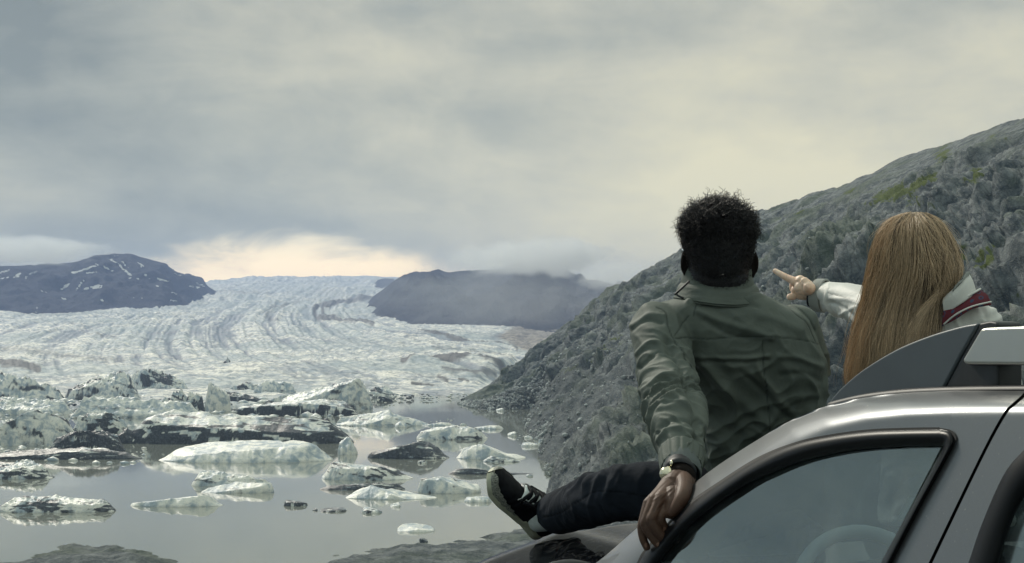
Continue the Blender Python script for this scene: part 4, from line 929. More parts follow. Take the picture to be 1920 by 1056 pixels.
# ------------------------------------------------------------------ people: volumes fused into one skin, then given folds
def fuse(parts, voxel, smooth=3, decim=None):
    V, Fc = join_np([(v, f) for v, f in parts])
    me = bpy.data.meshes.new('tmp'); me.from_pydata([tuple(v) for v in V], [], [tuple(dict.fromkeys(map(int, f))) for f in Fc]); me.update()
    o = bpy.data.objects.new('tmp', me); COL.objects.link(o)
    m = o.modifiers.new('r', 'REMESH'); m.mode = 'VOXEL'; m.voxel_size = voxel
    if smooth: s_ = o.modifiers.new('s', 'SMOOTH'); s_.iterations = smooth; s_.factor = 0.6
    dg = bpy.context.evaluated_depsgraph_get(); dg.update(); ev = o.evaluated_get(dg); m2 = ev.to_mesh()
    n = len(m2.vertices); V2 = np.empty(n * 3, np.float32); m2.vertices.foreach_get('co', V2); N2 = np.empty(n * 3, np.float32); m2.vertices.foreach_get('normal', N2)
    F2 = np.array([list(p.vertices) if len(p.vertices) == 4 else list(p.vertices) + [p.vertices[-1]] for p in m2.polygons])
    ev.to_mesh_clear(); bpy.data.objects.remove(o); bpy.data.meshes.remove(me)
    return V2.reshape(-1, 3).astype(float), N2.reshape(-1, 3).astype(float), F2
def quad_mesh(name, V, Fc, attrs=None):
    Fc = np.asarray(Fc); tri = Fc[:, 2] == Fc[:, 3]
    if not tri.any(): return mesh_np(name, V, Fc, attrs)
    me = bpy.data.meshes.new(name); me.from_pydata([tuple(v) for v in V], [], [tuple(f[:3]) if t else tuple(f) for f, t in zip(Fc.tolist(), tri)]); me.update()
    for an, av in (attrs or {}).items():
        a = me.attributes.new(an, 'FLOAT', 'POINT'); a.data.foreach_set('value', np.asarray(av, np.float32).ravel())
    return me
def proj(V): return V[:, 0] / V[:, 1] * F + 960, YH - (V[:, 2] - CZ) / V[:, 1] * F
def facing(V, N):
    d = np.array([0, 0, CZ]) - V; d /= np.linalg.norm(d, axis=1)[:, None]; return np.einsum('ij,ij->i', N, d)
def crease(V, N, strokes, lo=0.0, hi=0.3):
    """raised and sunk folds laid along traced lines on the side of the cloth that shows; amplitude in mm, width in photo px"""
    px, py = proj(V); f = sstep(facing(V, N), lo, hi); d = np.zeros(len(V))
    for pl, wd, am in strokes:
        pl = [tuple(p) for p in interp_pts(pl, np.linspace(0, len(pl) - 1, 6 * len(pl)))] if len(pl) > 2 else pl
        x0, y0 = np.min(pl, 0) - 3 * wd; x1, y1 = np.max(pl, 0) + 3 * wd
        m = (px > x0) & (px < x1) & (py > y0) & (py < y1)
        if m.any():
            dd = seg_dist(px[m], py[m], pl)
            d[m] += am / 1000 * np.exp(-(dd / wd) ** 2)
    return d * f
def seamfield(V, N, lines, wd=1.0):
    px, py = proj(V); f = sstep(facing(V, N), 0.0, 0.2); d = np.zeros(len(V))
    for pl in lines:
        pl = [tuple(p) for p in interp_pts(pl, np.linspace(0, len(pl) - 1, 6 * len(pl)))] if len(pl) > 2 else pl
        d = np.maximum(d, np.exp(-(seg_dist(px, py, pl) / wd) ** 2))
    return d * f
def along(V, pts):
    """distance along and from a limb's polyline"""
    pts = np.asarray(pts, float); best = np.full(len(V), 1e9); s = np.zeros(len(V)); acc = 0
    for a, b in zip(pts[:-1], pts[1:]):
        L = np.linalg.norm(b - a); t = np.clip(((V - a) @ (b - a)) / L ** 2, 0, 1); dd = np.linalg.norm(V - a - t[:, None] * (b - a), axis=1)
        m = dd < best; best[m] = dd[m]; s[m] = acc + t[m] * L; acc += L
    return s, best

def cloth(name, c1, c2, rough=0.8, weave=900, sheen=0.0, seamcol=(0.02, 0.02, 0.02), spec=0.3):
    def b(w):
        oc = w.n('ShaderNodeTexCoord').outputs['Object']
        n = w.noise(oc, 5.0, 5, 0.6); nf = w.noise(oc, weave, 2)
        c = w.mix(w.ss(n, 0.3, 0.7), c1, c2); c = w.mix(w.m('MULTIPLY', nf, 0.25), c, tuple(v * 0.6 for v in c1))
        c = w.mix(w.m('MULTIPLY', attr(w, 'seam'), 0.75), c, seamcol)
        h = w.m('ADD', w.m('MULTIPLY', nf, 0.15), w.m('MULTIPLY', w.noise(oc, 42, 4, 0.6, 0.8), 0.8))
        return princ(w, c, rough, 0, bump(w, h, 0.48, 0.004), Sheen_Weight=sheen, Specular_IOR_Level=spec)
    return mat(name, b)
M_olive = cloth('olive_green_jacket_cloth', (0.096, 0.116, 0.103), (0.138, 0.160, 0.140), 0.66, seamcol=(0.02, 0.028, 0.026))
M_denim = cloth('black_denim', (0.012, 0.016, 0.024), (0.022, 0.028, 0.040), 0.9, 1400, 0.0, seamcol=(0.003, 0.004, 0.006), spec=0.14)
M_knit = cloth('grey_knit', (0.10, 0.12, 0.12), (0.17, 0.19, 0.19), 0.95, 500)
M_whitej = cloth('off_white_jacket_cloth', (0.64, 0.65, 0.63), (0.78, 0.78, 0.74), 0.5, 700, seamcol=(0.18, 0.19, 0.19))
M_greyc = cloth('light_grey_cuff_cloth', (0.26, 0.28, 0.27), (0.34, 0.36, 0.34), 0.7, 700)
M_navy = simple('navy_knit', (0.012, 0.016, 0.024), 0.9, noise=0.3, nscale=60, bmp=0.3, bdist=0.002)
def skin(name, c1, c2, rough=0.5, sss=0.05, spec=0.5):
    def b(w):
        oc = w.n('ShaderNodeTexCoord').outputs['Object']
        n = w.noise(oc, 22, 5, 0.6); p = w.noise(oc, 420, 3)
        c = w.mix(w.ss(n, 0.3, 0.7), c1, c2)
        c = w.mix(w.m('MULTIPLY', attr(w, 'seam'), 0.6), c, tuple(v * 0.35 for v in c1))  # darker colour in sunken skin creases
        c = w.mix(attr(w, 'nail'), c, tuple(min(1, v * 2.2 + .03) for v in c2))
        return princ(w, c, rough, 0, bump(w, w.m('ADD', w.m('MULTIPLY', p, 0.4), n), 0.18, 0.003), Subsurface_Weight=sss, Specular_IOR_Level=spec, Subsurface_Radius=(1, .35, .2), Subsurface_Scale=0.006)
    return mat(name, b)
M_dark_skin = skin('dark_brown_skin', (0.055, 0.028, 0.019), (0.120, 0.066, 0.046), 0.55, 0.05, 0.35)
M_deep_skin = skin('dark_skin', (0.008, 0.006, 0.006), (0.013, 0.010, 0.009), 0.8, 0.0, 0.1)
M_fair_skin = skin('fair_skin', (0.80, 0.54, 0.40), (0.90, 0.68, 0.53), 0.45, 0.1)

def hairmat(name, root, tip, rough):
    def b(w):
        t = attr(w, 'tone'); c = w.mix(t, root, tip)
        return princ(w, c, rough, 0, Specular_IOR_Level=0.45)
    return mat(name, b)
M_black_hair = hairmat('black_curly_hair', (0.005, 0.005, 0.008), (0.036, 0.031, 0.036), 0.42)
M_long_hair = hairmat('light_brown_hair', (0.038, 0.027, 0.020), (0.84, 0.62, 0.41), 0.38)

def strands(name, polys, widths, tone, m_, parent, k=3):
    """polys (n, s, 3): one thin tapered tube per strand"""
    P = np.asarray(polys, float); n, s, _ = P.shape
    T = np.gradient(P, axis=1); T /= np.linalg.norm(T, axis=2, keepdims=True) + 1e-12
    ref = np.array([0.31, 0.87, 0.37]); X = np.cross(T, ref); X /= np.linalg.norm(X, axis=2, keepdims=True) + 1e-12; Y = np.cross(T, X)
    tp = np.linspace(1, 0.35, s)[None, :, None]; W = np.asarray(widths)[:, None, None] * tp
    th = np.arange(k) * 2 * math.pi / k
    V = np.stack([P + X * W * math.cos(q) + Y * W * math.sin(q) for q in th], 2)          # n s k 3
    base = (np.arange(n) * s * k)[:, None, None]; ii = np.arange(s - 1)[None, :, None]; jj = np.arange(k)[None, None]
    j2 = (jj + 1) % k; Fc = np.stack([base + ii * k + jj, base + ii * k + j2, base + (ii + 1) * k + j2, base + (ii + 1) * k + jj], -1).reshape(-1, 4)
    tn = np.broadcast_to(np.asarray(tone)[:, :, None], (n, s, k))
    return link(name, mesh_np(name, V.reshape(-1, 3), Fc, {'tone': tn.ravel()}), m_, parent)

def ptube(rows, k=24, ry=None, up=None):
    """rows: (px, py, d, radius in m)"""
    P = np.array([U(*r[:3]) for r in rows]); r = np.array([q[3] for q in rows]); t = np.linspace(0, len(rows) - 1, 6 * len(rows))
    return tube_np(interp_pts(P, t), catmull(np.arange(len(r)), r, t), k, up=up, ry=None if ry is None else catmull(np.arange(len(r)), np.array(ry, float), t))
def torso_rows(rows, k=44, n=60, expo=2.5):
    """rows: (py, xl, xr, d, half thickness): rounded box sections stacked down the trunk"""
    t = np.linspace(0, len(rows) - 1, n); R = interp_pts(rows, t); th = np.linspace(0, 2 * math.pi, k + 1)[:-1]; V = []
    for py, xl, xr, d, h in R:
        c = U((xl + xr) / 2, py, d); w = (xr - xl) / 2 / F * d
        cx = np.sign(np.cos(th)) * np.abs(np.cos(th)) ** (2 / expo); sy = np.sign(np.sin(th)) * np.abs(np.sin(th)) ** (2 / expo)
        V.append(c + np.stack([w * cx, h * sy, 0 * cx], -1))
    V = np.array(V).reshape(-1, 3); Fc = grid_faces(n, k, closed_v=True)
    V = np.concatenate([V, [V[:k].mean(0), V[-k:].mean(0)]]); i0, i1 = len(V) - 2, len(V) - 1; b = (n - 1) * k
    c0 = [(i0, (j + 1) % k, j, j) for j in range(k)]; c1 = [(i1, b + j, b + (j + 1) % k, b + (j + 1) % k) for j in range(k)]
    return V, np.concatenate([Fc, c0, c1])
def cloth_obj(name, parts, voxel, m_, parent, strokes=(), seams=(), extra=None, smooth=4, seamdepth=1.6, seamw=1.3):
    V, N, Fc = fuse(parts, voxel, smooth)
    d = crease(V, N, strokes)
    if extra is not None: d = d + extra(V, N)
    sf = seamfield(V, N, seams, seamw) if seams else np.zeros(len(V))
    V = V + N * (d - sf * seamdepth / 1000)[:, None]
    return link(name, quad_mesh(name, V, Fc, {'seam': sf}), m_, parent)
def thread(name, pts, r, m_, parent, k=8):
    P = interp_pts(np.array([U(*p) for p in pts]), np.linspace(0, len(pts) - 1, 8 * len(pts))); v, f = tube_np(P, r, k); return link(name, mesh_np(name, v, f), m_, parent)
def finger(rows): return ptube(rows, 14)

# ================================================================== the man
def make_man():
    root = empty('person', tuple(U(1420, 1000, 3.52)))
    tag(root, 'man in olive jacket and black jeans, short curly hair, sitting on the car bonnet', 'person')
    rs = np.random.RandomState(3)
    # ---- body skin: head, neck, ears, trunk core, both arms down to the hands, in one continuous mesh
    hc = U(1347, 466, 3.35)
    parts = [ellip(hc, (.0755, .097, .105)), ellip(hc + (0, .025, -.055), (.062, .075, .065)), ellip(hc + (0, .095, -.030), (.014, .022, .018)), ellip(hc + (0, .088, -.005), (.010, .014, .028)),
             ellip(hc + (0, .080, .022), (.050, .018, .012)), ellip(hc + (0, .088, -.062), (.026, .013, .007)), ellip(hc + (0, .087, -.071), (.024, .013, .007)), ellip(hc + (0, .078, -.095), (.024, .018, .016)),
             ellip(hc + (-.030, .082, .006), (.014, .010, .009)), ellip(hc + (.030, .082, .006), (.014, .010, .009)),
             ptube([(1347, 480, 3.35, .069), (1347, 520, 3.36, .071), (1350, 560, 3.38, .078)]),
             torso_rows([(560, 1300, 1405, 3.39, .05), (600, 1260, 1470, 3.41, .07), (700, 1310, 1500, 3.44, .08), (850, 1340, 1500, 3.52, .08), (980, 1325, 1520, 3.56, .11)])]
    for s, ex, ey in ((-1, 1284.5, 489), (1, 1411.5, 491)):
        a = s * 0.45; Rz = np.array([[math.cos(a), -math.sin(a), 0], [math.sin(a), math.cos(a), 0], [0, 0, 1]]); b = -s * 0.10; Ry = np.array([[math.cos(b), 0, math.sin(b)], [0, 1, 0], [-math.sin(b), 0, math.cos(b)]])
        parts.append(ellip(U(ex, ey, 3.36), (.0085, .021, .031), Rz @ Ry))
        parts.append(ellip(U(ex - s * 2.0, ey + 22, 3.355), (.006, .011, .013), Rz @ Ry))
        parts.append(ellip(U(ex - s * 5, ey + 6, 3.35), (.010, .010, .022), Rz))
    # left arm core and wrist
    parts.append(ptube([(1246, 640, 3.33, .036), (1258, 745, 3.14, .034), (1274, 820, 3.01, .030), (1277, 855, 2.952, .028), (1279, 880, 2.90, .0285), (1277, 896, 2.87, .029)]))
    # right arm, reaching forward to the thigh on the far side
    parts.append(ptube([(1492, 640, 3.43, .036), (1500, 740, 3.60, .034), (1450, 846, 3.80, .030), (1430, 862, 3.86, .028)]))
    parts.append(ellip(U(1420, 872, 3.92), (.040, .045, .018)))
    for q in range(4): parts.append(finger([(1412 + q * 11, 872, 3.95, .009), (1404 + q * 13, 878, 3.99, .009), (1400 + q * 14, 890, 4.01, .0075)]))
    parts.append(finger([(1440, 870, 3.90, .011), (1458, 880, 3.93, .010), (1462, 890, 3.95, .008)]))
    V, N, Fc = fuse(parts, 0.0035, 4)
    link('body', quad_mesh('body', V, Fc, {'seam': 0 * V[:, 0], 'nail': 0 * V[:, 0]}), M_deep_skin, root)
    # propped left hand: metacarpus, four unequal fingers draped over the pillar, thumb on the far side
    hp = [ptube([(1277, 880, 2.915, .0285), (1277, 898, 2.875, .029), (1268, 912, 2.852, .031)], 20)]
    kn = [(1250, 939, 2.800), (1238, 935, 2.795), (1226, 937, 2.800), (1215, 945, 2.815)]
    for (kx, ky, kd), w_ in zip(kn, (.0135, .0135, .0125, .0115)):
        hp.append(ptube([(1272 - (1250 - kx) * .35, 903, 2.86, .020), ((1272 + kx) / 2 - 2, (903 + ky) / 2, 2.83, .017), (kx, ky, kd, w_)], 16))
    hp.append(ptube([(1282, 905, 2.865, .020), (1279, 930, 2.865, .021), (1270, 952, 2.868, .019)], 16))      # heel of the thumb
    hp.append(ptube([(1280, 898, 2.855, .018), (1283, 914, 2.805, .0165), (1279, 932, 2.772, .0150), (1271, 948, 2.765, .0130), (1261, 962, 2.768, .010)], 16))
    hp.append(ptube([(1262, 925, 2.81, .018), (1262, 945, 2.79, .0175), (1256, 962, 2.783, .0145)], 16))
    fg = [finger([(1250, 939, 2.800, .0128), (1241, 962, 2.786, .0112), (1237, 973, 2.783, .0118), (1243, 986, 2.785, .0098), (1248, 996, 2.790, .0086)]),
          finger([(1238, 935, 2.795, .0128), (1225, 965, 2.778, .0108), (1222, 979, 2.775, .0115), (1235, 1000, 2.772, .0098), (1251, 1015, 2.775, .0085)]),
          finger([(1226, 937, 2.800, .0122), (1213, 970, 2.785, .0102), (1211, 985, 2.782, .0110), (1224, 1008, 2.778, .0094), (1238, 1025, 2.780, .0082)]),
          finger([(1215, 945, 2.815, .0108), (1206, 975, 2.800, .0092), (1204, 990, 2.797, .0098), (1206, 1010, 2.795, .0084), (1213, 1027, 2.797, .0074)])]
    thumb = finger([(1277, 940, 2.872, .017), (1268, 962, 2.885, .0135), (1258, 984, 2.890, .0125), (1250, 1003, 2.888, .0105)])
    V, N, Fc = fuse(hp + fg + [thumb], 0.0013, 3)
    st = [([(1268, 915), (1246, 938)], 2.5, 0.9), ([(1262, 915), (1236, 936)], 2.2, 0.8), ([(1258, 917), (1225, 938)], 2.2, 0.7), ([(1243, 945), (1234, 955)], 2, -0.8), ([(1231, 945), (1226, 957)], 2, -0.8), ([(1220, 948), (1214, 960)], 2, -0.7)]
    for x, y in ((1237, 972), (1222, 978), (1211, 984), (1204, 989)):
        for q in (-3, 0, 3): st.append(([(x - 5, y + q), (x + 5, y + q - 1)], 0.9, -0.5))
    d = crease(V, N, st); px, py = proj(V); nail = np.zeros(len(V)); fc_ = facing(V, N)
    for x, y, ax, ay in ((1246, 993, 3.4, 4.6), (1248, 1011, 4.6, 3.6), (1235, 1021, 4.6, 3.8), (1211, 1022, 3.0, 4.6)):
        nail = np.maximum(nail, sstep(1.15 - ((px - x) / ax) ** 2 - ((py - y) / ay) ** 2, 0.0, 0.35) * sstep(fc_, 0.2, 0.5) * (V[:, 1] < 2.80))
    V = V + N * (d + 0.0004 * nail)[:, None]
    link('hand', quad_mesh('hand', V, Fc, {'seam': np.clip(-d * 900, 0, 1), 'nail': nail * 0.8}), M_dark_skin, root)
    # ---- hair: close faded sides, tall curls on top
    V, N, Fc = fuse([ellip(hc + (0, -.004, .006), (.0790, .100, .107)), ptube([(1347, 470, 3.347, .0705), (1347, 500, 3.350, .0725), (1347, 525, 3.355, .0735)])], 0.004, 3)
    keep = (V[:, 1] < hc[1] + .060 + np.clip(V[:, 2] - hc[2], 0, .1) * 0.4) & (V[:, 2] > hc[2] - .135)
    fm = keep[Fc].all(1); V = V + N * (0.0012 * perlin(V * 260))[:, None]
    link('hair_fade', quad_mesh('hair_fade', V, Fc[fm], {'tone': 0.10 + 0.2 * perlin(V * 400)}), M_black_hair, root)
    V_f = V.copy()
    V, Fc = ellip(U(1347, 434, 3.345), (.083, .094, .062)); V = V + 0.006 * perlin(V * 55)[:, None] * (V - U(1347, 434, 3.345)) / .08
    cap = link('hair_cap', mesh_np('hair_cap', V, Fc, {'tone': 0.15 + 0.2 * perlin(V * 300)}), M_black_hair, root)
    n, s = 4600, 20; C0 = np.array(U(1347, 432, 3.345)); dirs = rs.normal(size=(n * 2, 3)); dirs /= np.linalg.norm(dirs, axis=1)[:, None]
    dirs = dirs[dirs[:, 2] > -0.97][:n]; n = len(dirs)
    base = C0 + dirs * np.array([.080, .092, .056]); up = dirs * np.array([1, 1, 1.35]) + rs.normal(size=(n, 3)) * .42; up /= np.linalg.norm(up, axis=1)[:, None]
    L = (0.013 + 0.011 * rs.uniform(size=n)) * (1 + 0.7 * np.clip(dirs[:, 2], 0, 1) * rs.uniform(.3, 1, n)) * np.where(dirs[:, 2] < -.1, .62, 1)
    clump = 0.75 * fbm(dirs * 7, 3) - .15 * (np.abs(dirs[:, 0]) > .72) * (dirs[:, 2] > .3); L = L * (1 + clump)
    t = np.linspace(0, 1, s)[None, :, None]; a1 = np.cross(up, rs.normal(size=(n, 3))); a1 /= np.linalg.norm(a1, axis=1)[:, None]; a2 = np.cross(up, a1)
    turns = rs.uniform(1.2, 2.8, n)[:, None, None]; rad = rs.uniform(.0018, .0052, n)[:, None, None]; ph = rs.uniform(0, 6.3, n)[:, None, None]
    P = base[:, None] + up[:, None] * L[:, None, None] * t + rad * (a1[:, None] * np.cos(turns * 6.283 * t + ph) + a2[:, None] * np.sin(turns * 6.283 * t + ph)) * np.clip(t * 3, 0, 1)
    P[..., 2] -= 0.3 * t[..., 0] ** 2 * L[:, None] * (dirs[:, 2] < 0.2)[:, None]
    strands('curly_hair', P, rs.uniform(.0007, .0014, n), (rs.uniform(0, 1, n) ** 2)[:, None] * np.ones((1, s)), M_black_hair, root)
    kv = np.where(keep)[0]; n, s = 15000, 7; pick = rs.choice(kv, n); up = N[pick] + rs.normal(size=(n, 3)) * .7; up /= np.linalg.norm(up, axis=1)[:, None]
    base = V_f[pick] + rs.normal(size=(n, 3)) * .0012; hz = (base[:, 2] - hc[2]) / .1
    L = (.0022 + .0105 * sstep(hz, -.55, .35)) * rs.uniform(.5, 1.3, n); t = np.linspace(0, 1, s)[None, :, None]
    a1 = np.cross(up, rs.normal(size=(n, 3))); a1 /= np.linalg.norm(a1, axis=1)[:, None]; a2 = np.cross(up, a1)
    P = base[:, None] + up[:, None] * L[:, None, None] * t + L[:, None, None] * .35 * (a1[:, None] * np.sin(t * 7) + a2[:, None] * np.cos(t * 7))
    strands('short_hair', P, rs.uniform(.0004, .0007, n), (rs.uniform(0, 1, n) ** 2)[:, None] * np.ones((1, s)), M_black_hair, root)
    # glasses: temples over the ears and a frame on the far side, bluish reflection put into the colour
    g = [U(1281, 470, 3.30), U(1279, 466, 3.38), U(1283, 463, 3.445)]
    vf = [tube_np(interp_pts(np.array(g), np.linspace(0, 2, 16)), .0022, 8)]
    g = [U(1414, 474, 3.32), U(1415, 467, 3.38), U(1409, 463, 3.445)]; vf.append(tube_np(interp_pts(np.array(g), np.linspace(0, 2, 16)), .0022, 8))
    for s_ in (-1, 1): vf.append(tube_np(np.array([hc + (s_ * .033 + .026 * math.cos(q), .108, .004 + .020 * math.sin(q)) for q in np.linspace(0, 6.283, 25)[:-1]]), .0018, 6, closed=True))
    Vg, Fg = join_np(vf); link('glasses', mesh_np('glasses', Vg, Fg), simple('glasses_frame_reflection', (0.45, 0.50, 0.55), 0.25, 0.3), root)
    # ---- jacket: trunk and both sleeves fused, folds traced
    LA = [(1232, 612, 3.345, .064), (1240, 640, 3.30, .068), (1247, 700, 3.22, .0645), (1258, 745, 3.14, .0635), (1268, 780, 3.08, .0620), (1274, 820, 3.01, .0560), (1277, 848, 2.965, .0500), (1277, 862, 2.945, .0445)]
    RA = [(1488, 612, 3.40, .062), (1502, 660, 3.47, .064), (1508, 700, 3.54, .062), (1506, 750, 3.62, .056), (1470, 820, 3.75, .05), (1440, 850, 3.83, .042)]
    trunk = torso_rows([(548, 1288, 1412, 3.375, .070), (560, 1262, 1440, 3.38, .088), (575, 1228, 1474, 3.385, .104), (600, 1218, 1508, 3.39, .120), (640, 1232, 1532, 3.40, .132), (690, 1262, 1543, 3.42, .138),
                        (740, 1290, 1546, 3.45, .138), (800, 1300, 1543, 3.49, .135), (870, 1306, 1537, 3.53, .138), (930, 1306, 1535, 3.56, .142), (1000, 1300, 1545, 3.58, .145), (1045, 1300, 1545, 3.58, .14)])
    larm = [U(*r[:3]) for r in LA]
    def sleeve_folds(V, N):
        s, dd = along(V, larm); m = sstep(dd, .085, .070) * sstep(s, .06, .14)
        ax = np.array([0.0, 0, 1]); a = U(1247, 700, 3.22)
        phi = (V[:, 0] - np.interp(s, np.linspace(0, .6, len(larm)), [q[0] for q in larm])) * 9
        w_ = fbm(V * 9 + 3, 2)
        r1 = 1 - np.abs(perlin(np.stack([s * 17 + phi * 1.3 + 1.2 * w_, phi * 0.55 + 4, 0 * s + 1.7], -1)) * 2.2)
        r2 = 1 - np.abs(perlin(np.stack([s * 34 - phi * 1.9 + w_, phi * 0.9, 0 * s + 7.7], -1)) * 2.2)
        gath = 0.5 + 0.5 * np.sin(phi * 34 + 5 * w_)
        d = m * (0.0120 * (np.clip(r1, 0, 1) ** 1.7 - .3) + 0.0055 * (np.clip(r2, 0, 1) ** 1.7 - .3)) + 0.003 * gath * sstep(s, .50, .54) * m
        b = (1 - m); q = V * np.array([1.0, 1.0, 1.0])
        c, sn = math.cos(.55), math.sin(.55); A = np.stack([(q[:, 0] * c - q[:, 2] * sn) * 3.0, q[:, 1] * 3, (q[:, 0] * sn + q[:, 2] * c) * 12], -1) + 0.5 * fbm(q * 6, 2)[:, None]
        d2 = 1 - np.abs(perlin(A) * 2.0); A2 = np.stack([(q[:, 0] * c + q[:, 2] * sn) * 5, q[:, 1] * 5, (-q[:, 0] * sn + q[:, 2] * c) * 16], -1) + 0.4 * fbm(q * 9 + 5, 2)[:, None]
        d3 = 1 - np.abs(perlin(A2) * 2.0)
        low = sstep(V[:, 2], 1.68, 1.50)
        return d + b * (0.0085 * (np.clip(d2, 0, 1) ** 2 - .4) * (0.55 + 0.9 * low) + 0.0050 * (np.clip(d3, 0, 1) ** 2 - .4) * (.5 + low)) * 1.25
    strokes = [([(1310, 583), (1345, 600), (1379, 612), (1447, 634)], 7, 7), ([(1322, 600), (1360, 625), (1400, 634)], 5, -4), ([(1290, 562), (1330, 553), (1390, 560), (1430, 552)], 5, 5), ([(1300, 572), (1350, 566), (1420, 575)], 5, -4),
               ([(1318, 680), (1350, 715), (1389, 751), (1439, 794)], 11, 10), ([(1300, 690), (1330, 735), (1370, 775)], 9, -8), ([(1440, 668), (1379, 672), (1300, 667)], 4, 4), ([(1440, 676), (1379, 680), (1310, 676)], 4, -4),
               ([(1540, 690), (1500, 672), (1460, 668)], 5, 4), ([(1540, 715), (1500, 700), (1465, 705)], 6, -4), ([(1535, 740), (1490, 750), (1440, 790)], 7, 5), ([(1320, 800), (1360, 830), (1420, 870)], 9, 5), ([(1330, 780), (1380, 815), (1440, 835)], 7, -5),
               ([(1250, 640), (1280, 700), (1306, 770), (1312, 850)], 9, -14), ([(1420, 590), (1460, 600), (1500, 620)], 8, 4), ([(1395, 690), (1450, 740), (1500, 790)], 8, 5), ([(1400, 705), (1440, 745), (1480, 790)], 6, -5),
               ([(1183, 622), (1210, 600), (1240, 604)], 4, -5), ([(1186, 612), (1214, 590), (1245, 592)], 4, 4), ([(1190, 665), (1220, 640), (1262, 648)], 4, 6), ([(1196, 690), (1232, 662), (1270, 672)], 4, -5), ([(1200, 735), (1250, 705), (1300, 715)], 4, 7),
               ([(1205, 750), (1255, 722), (1306, 732)], 4, -6), ([(1215, 790), (1262, 740), (1308, 780)], 4, 6), ([(1228, 828), (1260, 800), (1318, 812)], 4, 6), ([(1228, 812), (1262, 785), (1316, 795)], 4, -6)]
    seams = [[(1268, 632), (1330, 636), (1379, 632), (1447, 632), (1500, 637), (1536, 645)], [(1430, 640), (1433, 700), (1439, 740), (1443, 806)], [(1447, 548), (1470, 566), (1494, 592), (1518, 616), (1530, 640)],
             [(1307, 558), (1300, 592)], [(1290, 592), (1266, 628)], [(1232, 576), (1249, 586), (1253, 612), (1275, 655), (1300, 700)], [(1452, 546), (1480, 566), (1508, 590), (1530, 620)]]
    cloth_obj('jacket', [trunk, ptube(LA, 28), ptube(RA, 28)], 0.0034, M_olive, root, strokes, seams, sleeve_folds, 5)
    # stand collar, two overlapping bands
    def band(name, rows, thick, m_, k=64):
        th = np.linspace(0, 2 * math.pi, k + 1)[:-1]; V = []
        for py, cx, d, rx, ry in rows:
            c = U(cx, py, d); V.append(c + np.stack([rx * np.cos(th), ry * np.sin(th), 0.006 * np.sin(th * 2 + 1) + 0.010 * np.sin(th)], -1))
        V = np.array(V); t = np.linspace(0, len(rows) - 1, 7 * len(rows)); V = np.stack([interp_pts(V[:, j], t) for j in range(k)], 1)
        sq = 0.0016 * fbm(V * np.array([22, 22, 60]), 3); C = V.mean(1, keepdims=True); Dv = (V - C); Dv[..., 2] = 0; Dv /= np.linalg.norm(Dv, axis=-1, keepdims=True); V = V + Dv * sq[..., None]
        o = link(name, grid_mesh(name, V, {'seam': np.zeros(V.shape[:2])}, closed_v=True), m_, root); so = o.modifiers.new('s', 'SOLIDIFY'); so.thickness = thick; so.offset = -1
        return o
    band('collar', [(504, 1346, 3.370, .079, .079), (518, 1345, 3.372, .0825, .083), (540, 1345, 3.375, .089, .092), (553, 1346, 3.375, .098, .100), (566, 1348, 3.375, .108, .104)], .006, M_olive)
    band('collar_fold', [(534, 1345, 3.375, .0870, .090), (540, 1345, 3.375, .0925, .096), (548, 1345, 3.375, .0965, .100), (556, 1345, 3.375, .1010, .1045), (562, 1346, 3.375, .1060, .107)], .004, M_olive)
    thread('collar_tab', [(1292, 528, 3.29), (1278, 541, 3.285), (1266, 552, 3.288)], .0028, M_plastic, root); thread('collar_tab', [(1266, 551, 3.288), (1274, 556, 3.283), (1281, 559, 3.28)], .0024, M_plastic, root)
    # gathered cuff and knit cuff
    def ring(name, rows, m_, pleat=0.0, k=90):
        th = np.linspace(0, 2 * math.pi, k + 1)[:-1]; P = interp_pts(np.array([U(*r[:3]) for r in rows]), np.linspace(0, len(rows) - 1, 20)); R = catmull(np.arange(len(rows)), np.array([r[3] for r in rows]), np.linspace(0, len(rows) - 1, 20))
        T, X, Y = frames(P, (1.0, 0, 0)); pl = 1 + pleat * (0.6 * np.sin(th * 17 + 1) + 0.4 * np.sin(th * 29)) [None]
        V = P[:, None] + R[:, None, None] * pl[..., None] * (np.cos(th)[None, :, None] * X[:, None] + np.sin(th)[None, :, None] * Y[:, None])
        o = link(name, grid_mesh(name, V, {'seam': np.zeros(V.shape[:2])}, closed_v=True), m_, root); so = o.modifiers.new('s', 'SOLIDIFY'); so.thickness = .003; so.offset = 0
    ring('jacket_cuff', [(1277, 852, 2.955, .0455), (1277, 862, 2.94, .0440), (1277, 872, 2.925, .0420), (1278, 878, 2.915, .0405)], M_olive, .035)
    ring('knit_cuff', [(1278, 862, 2.93, .036), (1278, 874, 2.915, .0375), (1279, 884, 2.905, .0385), (1279, 891, 2.895, .0365)], M_knit, .006)
    # watch on the wrist
    wt = empty('watch', tuple(U(1268, 886, 2.88))); wt.parent = root
    ring2 = []; th = np.linspace(0, 2 * math.pi, 49)[:-1]; P = np.array([U(1276, 876, 2.905), U(1275, 891, 2.880)]); T = P[1] - P[0]; T /= np.linalg.norm(T)
    X = np.array([1.0, 0, 0]) - T * T[0]; X /= np.linalg.norm(X); Y = np.cross(T, X)
    V = np.array([[p + (np.cos(q) * X * rr + np.sin(q) * Y * rr) for q in th] for p, rr in ((P[0], .0295), (P[0], .0335), (P[1], .0335), (P[1], .0295), (P[0], .0295))])
    s1 = link('strap', grid_mesh('strap', V, closed_v=True), simple('black_strap', (0.010, 0.012, 0.017), 0.5, noise=0.3, nscale=80), wt)
    wc = U(1252, 889, 2.868); ax = np.array([-0.97, -0.12, 0.22]); ax /= np.linalg.norm(ax)
    Vd, Fd = tube_np(np.array([wc - ax * .004, wc - ax * .001, wc + ax * .004, wc + ax * .006]), np.array([.014, .016, .016, .0135]), 28)
